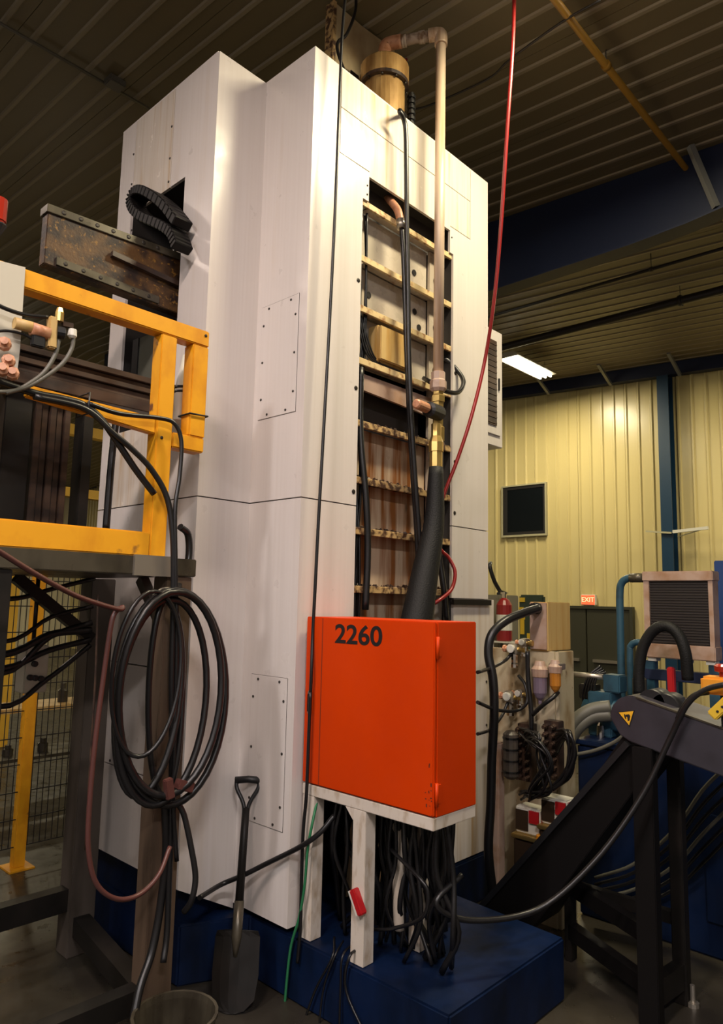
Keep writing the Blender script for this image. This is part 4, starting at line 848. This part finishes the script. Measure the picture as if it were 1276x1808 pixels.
for x0, y0_, x1, y1_ in ((917, 1055, 926, 1063), (916, 1072, 924, 1076), (916, 1088, 926, 1094), (918, 1094, 925, 1120), (930, 1118, 937, 1130)):
    a, b = PX(x0, y0_, 7.19), PX(x1, y1_, 7.19); MB().box(7.188, 7.199, b.y, a.y, b.z, a.z).build('yellow_mark', 'yellow_tag', bd)
MB().box(7.21, 7.25, (g0.y + g1.y) / 2 - .03, (g0.y + g1.y) / 2 + .03, 0, g1.z - .15).build('pole', 'grey_cabinet', gb)
# lubricators
for (x, y, lab) in ((930, 1424, 'red and white grease lubricator with dark tank, beside the pipe post'), (976, 1408, 'red and cream grease lubricator with dark tank, beside the blue tank')):
    c = PX(x, y, 4.10); yy, zz = c.y, c.z
    lu = thing('lubricator', lab, 'lubricator', (4.15, yy, zz - .38))
    MB().box(4.08, 4.20, yy - .10, yy + .07, zz - .16, zz).build('head', 'label_white', lu, .008)
    MB().box(4.074, 4.08, yy - .02, yy + .065, zz - .14, zz - .02).build('dark_face', 'reservoir_dark', lu)
    MB().box(4.10, 4.17, yy - .106, yy - .10, zz - .09, zz - .012).build('red_label', 'red_paint', lu)
    MB().box(4.068, 4.08, yy - .095, yy - .03, zz - .085, zz - .012).build('red_label', 'red_paint', lu)
    MB().box(4.04, 4.24, yy - .16, yy + .08, zz - .185, zz - .16).build('tank_lid', 'brass', lu, .004)
    MB().box(4.05, 4.23, yy - .15, yy + .07, zz - .38, zz - .185).build('tank', 'reservoir_dark', lu, .012)
    MB().box(4.044, 4.05, yy - .14, yy - .10, zz - .27, zz - .20).build('sight_glass', 'label_white', lu)
    MB().lathe((4.07, yy - .11, zz - .16), (0, 0, 1), [(0, .028), (.02, .028), (.025, .02)], 14).build('filler_cap', 'orange_cap', lu)
    MB().box(4.20, 4.305, yy - .05, yy + .03, zz - .30, zz - .05).build('bracket', 'grime_black', lu)
# hydraulic tank with pump, cooler and hoses
tk = thing('hydraulic_tank', 'large dark blue hydraulic tank standing on the floor', 'tank', (5.3, 1.6, 0))
TT = 1.08
MB().box(4.62, 6.2, .6, 2.30, .0, TT).build('body', 'blue_paint', tk, .012)
MB().box(4.60, 6.22, .58, 2.32, TT, TT + .03).build('lid', 'blue_paint', tk, .006)
MB().box(4.60, 4.62, .7, 1.5, .2, .8).build('inspection_plate', 'blue_paint', tk, .004)
pu = thing('hydraulic_pump', 'blue pump and valve block assembly on the tank', 'pump', (5.0, 2.1, TT + .03))
c = PX(1085, 1212, 5.0)
Zb = TT + .03
MB().cyl((4.9, c.y + .16, Zb + .14), (4.9, c.y - .2, Zb + .14), .11, 18).build('motor', 'pump_blue', pu)
MB().box(4.82, 5.0, c.y - .05, c.y + .12, Zb, Zb + .30).build('valve_block', 'pump_blue', pu, .008)
MB().box(4.85, 4.98, c.y - .10, c.y + .02, Zb + .30, Zb + .42).build('valve_cap', 'pump_blue', pu, .008)
MB().box(4.85, 4.95, c.y + .08, c.y + .20, Zb + .24, Zb + .34).build('solenoid', 'grime_black', pu, .006)
MB().cyl((4.86, c.y + .26, Zb + .40), (4.86, c.y + .02, Zb + .40), .02, 10).build('rod', 'steel', pu)
MB().lathe((4.80, c.y + .02, Zb), (0, 0, 1), [(0, .025), (.08, .025), (.10, .012)], 10).build('fitting', 'chrome', pu)
for k in range(5):
    hose('pump_lead', [PX(1060 + 3 * k, 1175 + 4 * k, 4.9), PX(1038 + 4 * k, 1195, 4.85), PX(1028 + 5 * k, 1225, 4.85), PX(1032 + 5 * k, 1252, 4.88)], .008, 'black_rubber', 'thin black lead bowing out from the blue pump', 'cable', 'leads at the blue pump', 6)
for o_, lab in ((0, 'fat grey hose curving from the tank, upper of the pair'), (1, 'fat grey hose curving from the tank, lower of the pair')):
    hose('suction_hose', [PX(1078, 1248 + 14 * o_, 4.75), PX(1045, 1253 + 13 * o_, 4.70), PX(1018, 1270 + 16 * o_, 4.64), PX(1004, 1295 + 18 * o_, 4.6), PX(996, 1320 + 18 * o_, 4.56)], .045, 'grey_hose', lab, 'hose', None, 14)
hose('tank_hose', [PX(1012, 1333, 4.57), PX(1050, 1325, 4.57), PX(1085, 1310, 4.57), PX(1110, 1290, 4.56)], .012, 'grey_hose', 'grey hose bowed across the tank face', 'hose')
hose('tank_hose', [PX(1110, 1300, 4.57), PX(1080, 1345, 4.57), PX(1060, 1400, 4.57), PX(1040, 1450, 4.56), PX(1020, 1500, 4.5)], .014, 'grey_hose', 'grey hose hanging down the tank face', 'hose')
co = thing('oil_cooler', 'oil cooler with pinkish frame and black radiator core', 'cooler', (5.35, 1.85, Zb))
cx, ya, yb, za, zb = 5.30, 1.60, 2.09, 1.64, 2.262
MB().box(cx - .03, cx + .12, ya, yb, zb - .07, zb).build('top_tank', 'cooler_pink', co, .006)
MB().box(cx - .03, cx + .12, ya, yb, za, za + .10).build('bottom_tank', 'cooler_pink', co, .006)
MB().box(cx - .02, cx + .10, yb - .045, yb - .005, za + .10, zb - .07).build('side_rail', 'cooler_pink', co)
MB().box(cx - .02, cx + .10, ya + .005, ya + .035, za + .10, zb - .07).build('side_rail', 'cooler_pink', co)
k_ = MB().box(cx + .0, cx + .09, ya + .035, yb - .045, za + .10, zb - .07).build('core', 'cooler_core', co)
for k in range(24): MB().box(cx - .008, cx, ya + .036, yb - .046, za + .11 + k * .019, za + .116 + k * .019).build('fin', 'cooler_core', k_)
for y in (ya + .03, ya + .2, yb - .06):
    MB().box(cx - .01, cx + .08, y - .02, y + .04, za - .025, za).build('foot_pad', 'label_white', co)
for y0_ in (ya - .02, yb - .06):
    MB().box(cx, cx + .08, y0_, y0_ + .08, Zb, za - .025).build('stand_leg', 'pump_blue', co, .004)
MB().box(cx - .005, cx + .085, ya - .02, yb + .02, za - .16, za - .085).build('stand_rail', 'rafter_navy', co, .004)
pb = thing('cooler_pipe', 'blue pipe bending down from the cooler corner', 'pipe', (5.3, 2.2, Zb))
MB().tube(spl([(cx, yb + .0, zb - .045), (cx, yb + .08, zb - .045), PX(1106, 1022, cx), PX(1097, 1030, cx), PX(1094, 1048, cx), PX(1095, 1120, cx)] + [V((cx, PX(1095, 1120, cx).y, Zb + .02))], 6), .028, 12).build('bend', 'pump_blue', pb)
MB().cyl((cx, yb, zb - .045), (cx, yb + .10, zb - .045), .035, 10).build('union', 'oily_steel', pb)
pc = thing('return_pipe', 'short blue pipe with hooked top beside the cooler pipe', 'pipe', (5.2, 2.1, Zb))
q = PX(1112, 1160, 5.2); MB().tube(spl([(5.2, q.y, Zb), (5.2, q.y, q.z), PX(1114, 1140, 5.2), PX(1124, 1134, 5.2), PX(1136, 1136, 5.2)], 6), .024, 10).build('bend', 'pump_blue', pc)
MB().lathe((5.16, PX(1128, 1180, 5.16).y, Zb), (0, 0, 1), [(0, .05), (.38, .05), (.40, .03)], 12).build('filter_can', 'oily_steel', pc)
hose('arch_hose', [PX(1128, 1225, 5.0), PX(1128, 1180, 5.0), PX(1136, 1140, 5.0), PX(1155, 1112, 5.0), PX(1178, 1106, 5.0), PX(1198, 1122, 5.0), PX(1210, 1155, 5.0), PX(1214, 1200, 5.02)], .038, 'black_sleeve', 'thick black hose arching in front of the cooler', 'hose', None, 14)
rl = thing('red_valve', 'red valve handle on the tank below the cooler', 'handle', PX(1185, 1215, 5.05))
q = PX(1187, 1185, 5.05); MB().beam((5.05, q.y, Zb), (5.05, q.y + .01, 1.60), .05, .045).build('stem', 'red_paint', rl, .008)
MB().lathe((5.05, q.y, Zb), (0, 0, 1), [(0, .05), (.06, .05), (.08, .035), (.12, .035)], 8).build('base', 'oily_steel', rl)
q = PX(1213, 1200, 4.95)
ccn = thing('chrome_filter', 'small chrome cylinder standing on the tank', 'cylinder', (4.95, q.y, Zb))
MB().lathe((4.95, q.y, Zb), (0, 0, 1), [(0, .034), (.06, .034), (.06, .028), (.24, .028), (.25, .034), (.31, .034)], 14).build('barrel', 'chrome', ccn)
tb = thing('blue_locker', 'tall bright blue steel locker at the end of the tank', 'locker', (6.5, 1.2, 0))
ly = PX(1260, 1000, 6.25).y
MB().box(6.25, 6.9, .6, ly, 0, PX(1262, 990, 6.25).z).build('body', 'blue_bright', tb, .006) if 'blue_bright' in MATS else None
# chip conveyor
XV = 3.68
cv = thing('chip_conveyor', 'dark grey chip conveyor with drooping head and warning triangle', 'conveyor', (3.85, 1.5, 0))
hp = [PX(x, y, XV) for x, y in ((1076, 1266), (1080, 1246), (1092, 1233), (1108, 1228), (1122, 1230), (1330, 1304), (1330, 1392), (1112, 1310), (1094, 1298))]
hd = MB().prism(hp, (.36, 0, 0)).build('head', 'conveyor_grey', cv, .006)
tr_ = [PX(x, y, XV - .006) for x, y in ((1122, 1230), (1330, 1304), (1330, 1307), (1122, 1233))]
MB().prism(tr_, (.02, 0, 0)).build('edge_trim', 'oily_steel', hd)
sg = [PX(x, y, XV - .004) for x, y in ((1090, 1257), (1120, 1254), (1111, 1283))]
ctr = (sg[0] + sg[1] + sg[2]) / 3
wp = MB().prism(sg, (.003, 0, 0)).build('warning_triangle', 'ink_black', hd)
wi = MB().prism([ctr + (p - ctr) * .9 - V((.0015, 0, 0)) for p in sg], (.002, 0, 0)).build('triangle_face', 'sign_yellow', wp) if False else MB().prism([ctr + (p - ctr) * .86 - V((.002, 0, 0)) for p in sg], (.003, 0, 0)).build('warning_face', 'sign_yellow', hd)
mk = MB(); X5 = XV - .0075
for poly in (((1104, 1262), (1110, 1261), (1112, 1264), (1111, 1272), (1108, 1273), (1107, 1266), (1104, 1265)), ((1101, 1261), (1103, 1261), (1105, 1268), (1104, 1270), (1102, 1266))):
    mk.prism([PX(x, y, X5) for x, y in poly], (.002, 0, 0))
mk.build('hand_symbol', 'ink_black', hd)
MB().prism([PX(x, y, XV + .03) for x, y in ((1100, 1298), (1172, 1332), (1128, 1385), (940, 1640), (845, 1610), (1010, 1430))], (.30, 0, 0)).build('incline', 'rail_black', cv, .004)
MB().beam(PX(1108, 1312, XV), PX(850, 1600, XV), .03, .03).build('incline_rail', 'black_plastic', cv)
for k in range(2):
    q = PX(1158 + 24 * k, 1240 + 8 * k, XV + .16); MB().cyl(q - V((.07, 0, 0)), q + V((.07, 0, 0)), .07, 20).build('drum', 'black_plastic', cv)
def legbox(px0, px1, x, ztop, name='leg', m='grime_black'):
    a, b = PX(px0, 1500, x).y, PX(px1, 1500, x).y
    return MB().box(x, x + .07, min(a, b), max(a, b), 0, ztop).build(name, m, cv, .004)
legbox(1119, 1155, 3.66, 1.30, m='rail_black'); legbox(1180, 1204, 3.98, 1.30); legbox(994, 1006, 3.98, .42)
ya_ = PX(1137, 1500, 3.66).y; yb_ = PX(1000, 1500, 3.98).y; yc_ = PX(1192, 1500, 3.98).y
MB().beam((4.015, yb_, .40), (3.71, ya_, .40), .06, .08).build('foot_rail', 'rail_black', cv)
MB().beam((4.015, yb_, .16), (3.71, ya_, .16), .06, .08).build('foot_rail', 'rail_black', cv)
MB().beam((3.70, ya_, .14), (4.01, yc_, .14), .06, .12).build('foot_rail', 'grime_black', cv)
MB().beam((4.015, yb_, .40), (4.015, yc_, .40), .05, .06).build('foot_rail', 'grime_black', cv)
MB().lathe((4.015, PX(1192, 1500, 3.98).y - .05, .0), (0, 0, 1), [(0, .03), (.02, .03), (.02, .012), (.1, .012)], 10).build('levelling_foot', 'steel', cv)
# emergency stop and tag at the conveyor head
q = PX(1268, 1215, 3.70)
es = thing('stop_button', 'yellow emergency stop box with red mushroom button on the conveyor', 'switch', q)
zt_ = PX(1268, 1195, 3.7).z
MB().beam((3.72, q.y - .02, PX(1268, 1290, 3.72).z), (3.72, q.y - .02, q.z - .02), .03, .03).build('bracket', 'grime_black', es)
MB().box(3.66, 3.78, q.y - .10, q.y + .07, q.z - .03, zt_).build('box', 'orange_cap', es, .012)
MB().lathe((3.72, q.y - .02, zt_), (0, 0, 1), [(0, .02), (.02, .02), (.025, .04), (.05, .042), (.06, .03)], 16).build('button', 'red_lens', es)
hose('switch_cable', [PX(1250, 1222, 3.66), PX(1225, 1228, 3.66), PX(1205, 1250, 3.66), PX(1196, 1270, 3.66)], .013, 'black_rubber', 'short black cable curving from the emergency stop box', 'cable')
tg = thing('yellow_tag', 'yellow ribbed hoist tag lying on the conveyor head', 'tag', PX(1262, 1262, 3.66))
MB().beam(PX(1258, 1264, 3.66), PX(1292, 1232, 3.66), .05, .06, (1, 0, 0)).build('plate', 'yellow_tag', tg, .006)
for f in (.25, .5, .75): 
    p = PX(1258, 1264, 3.63).lerp(PX(1292, 1232, 3.63), f); MB().lathe(p, (-1, 0, 0), [(0, .006), (.004, .006)], 8).build('rivet', 'ink_black', tg)
for i in range(6):
    hose('tank_cable', [PX(1285, 1350 + 26 * i, 4.25 + .03 * i), PX(1240, 1395 + 26 * i, 4.32 + .03 * i), PX(1190, 1465 + 21 * i, 4.36 + .03 * i), PX(1120, 1525 + 15 * i, 4.36 + .03 * i), PX(1050, 1550 + 12 * i, 4.32 + .03 * i)], .011, 'grey_hose' if i % 3 == 0 else 'black_rubber', ['dull grey cable', 'black cable', 'black cable'][i % 3] + ' draped along the tank behind the conveyor legs', 'cable', 'cables draped along the tank' if i % 3 else 'grey cables draped along the tank', 6, 5)
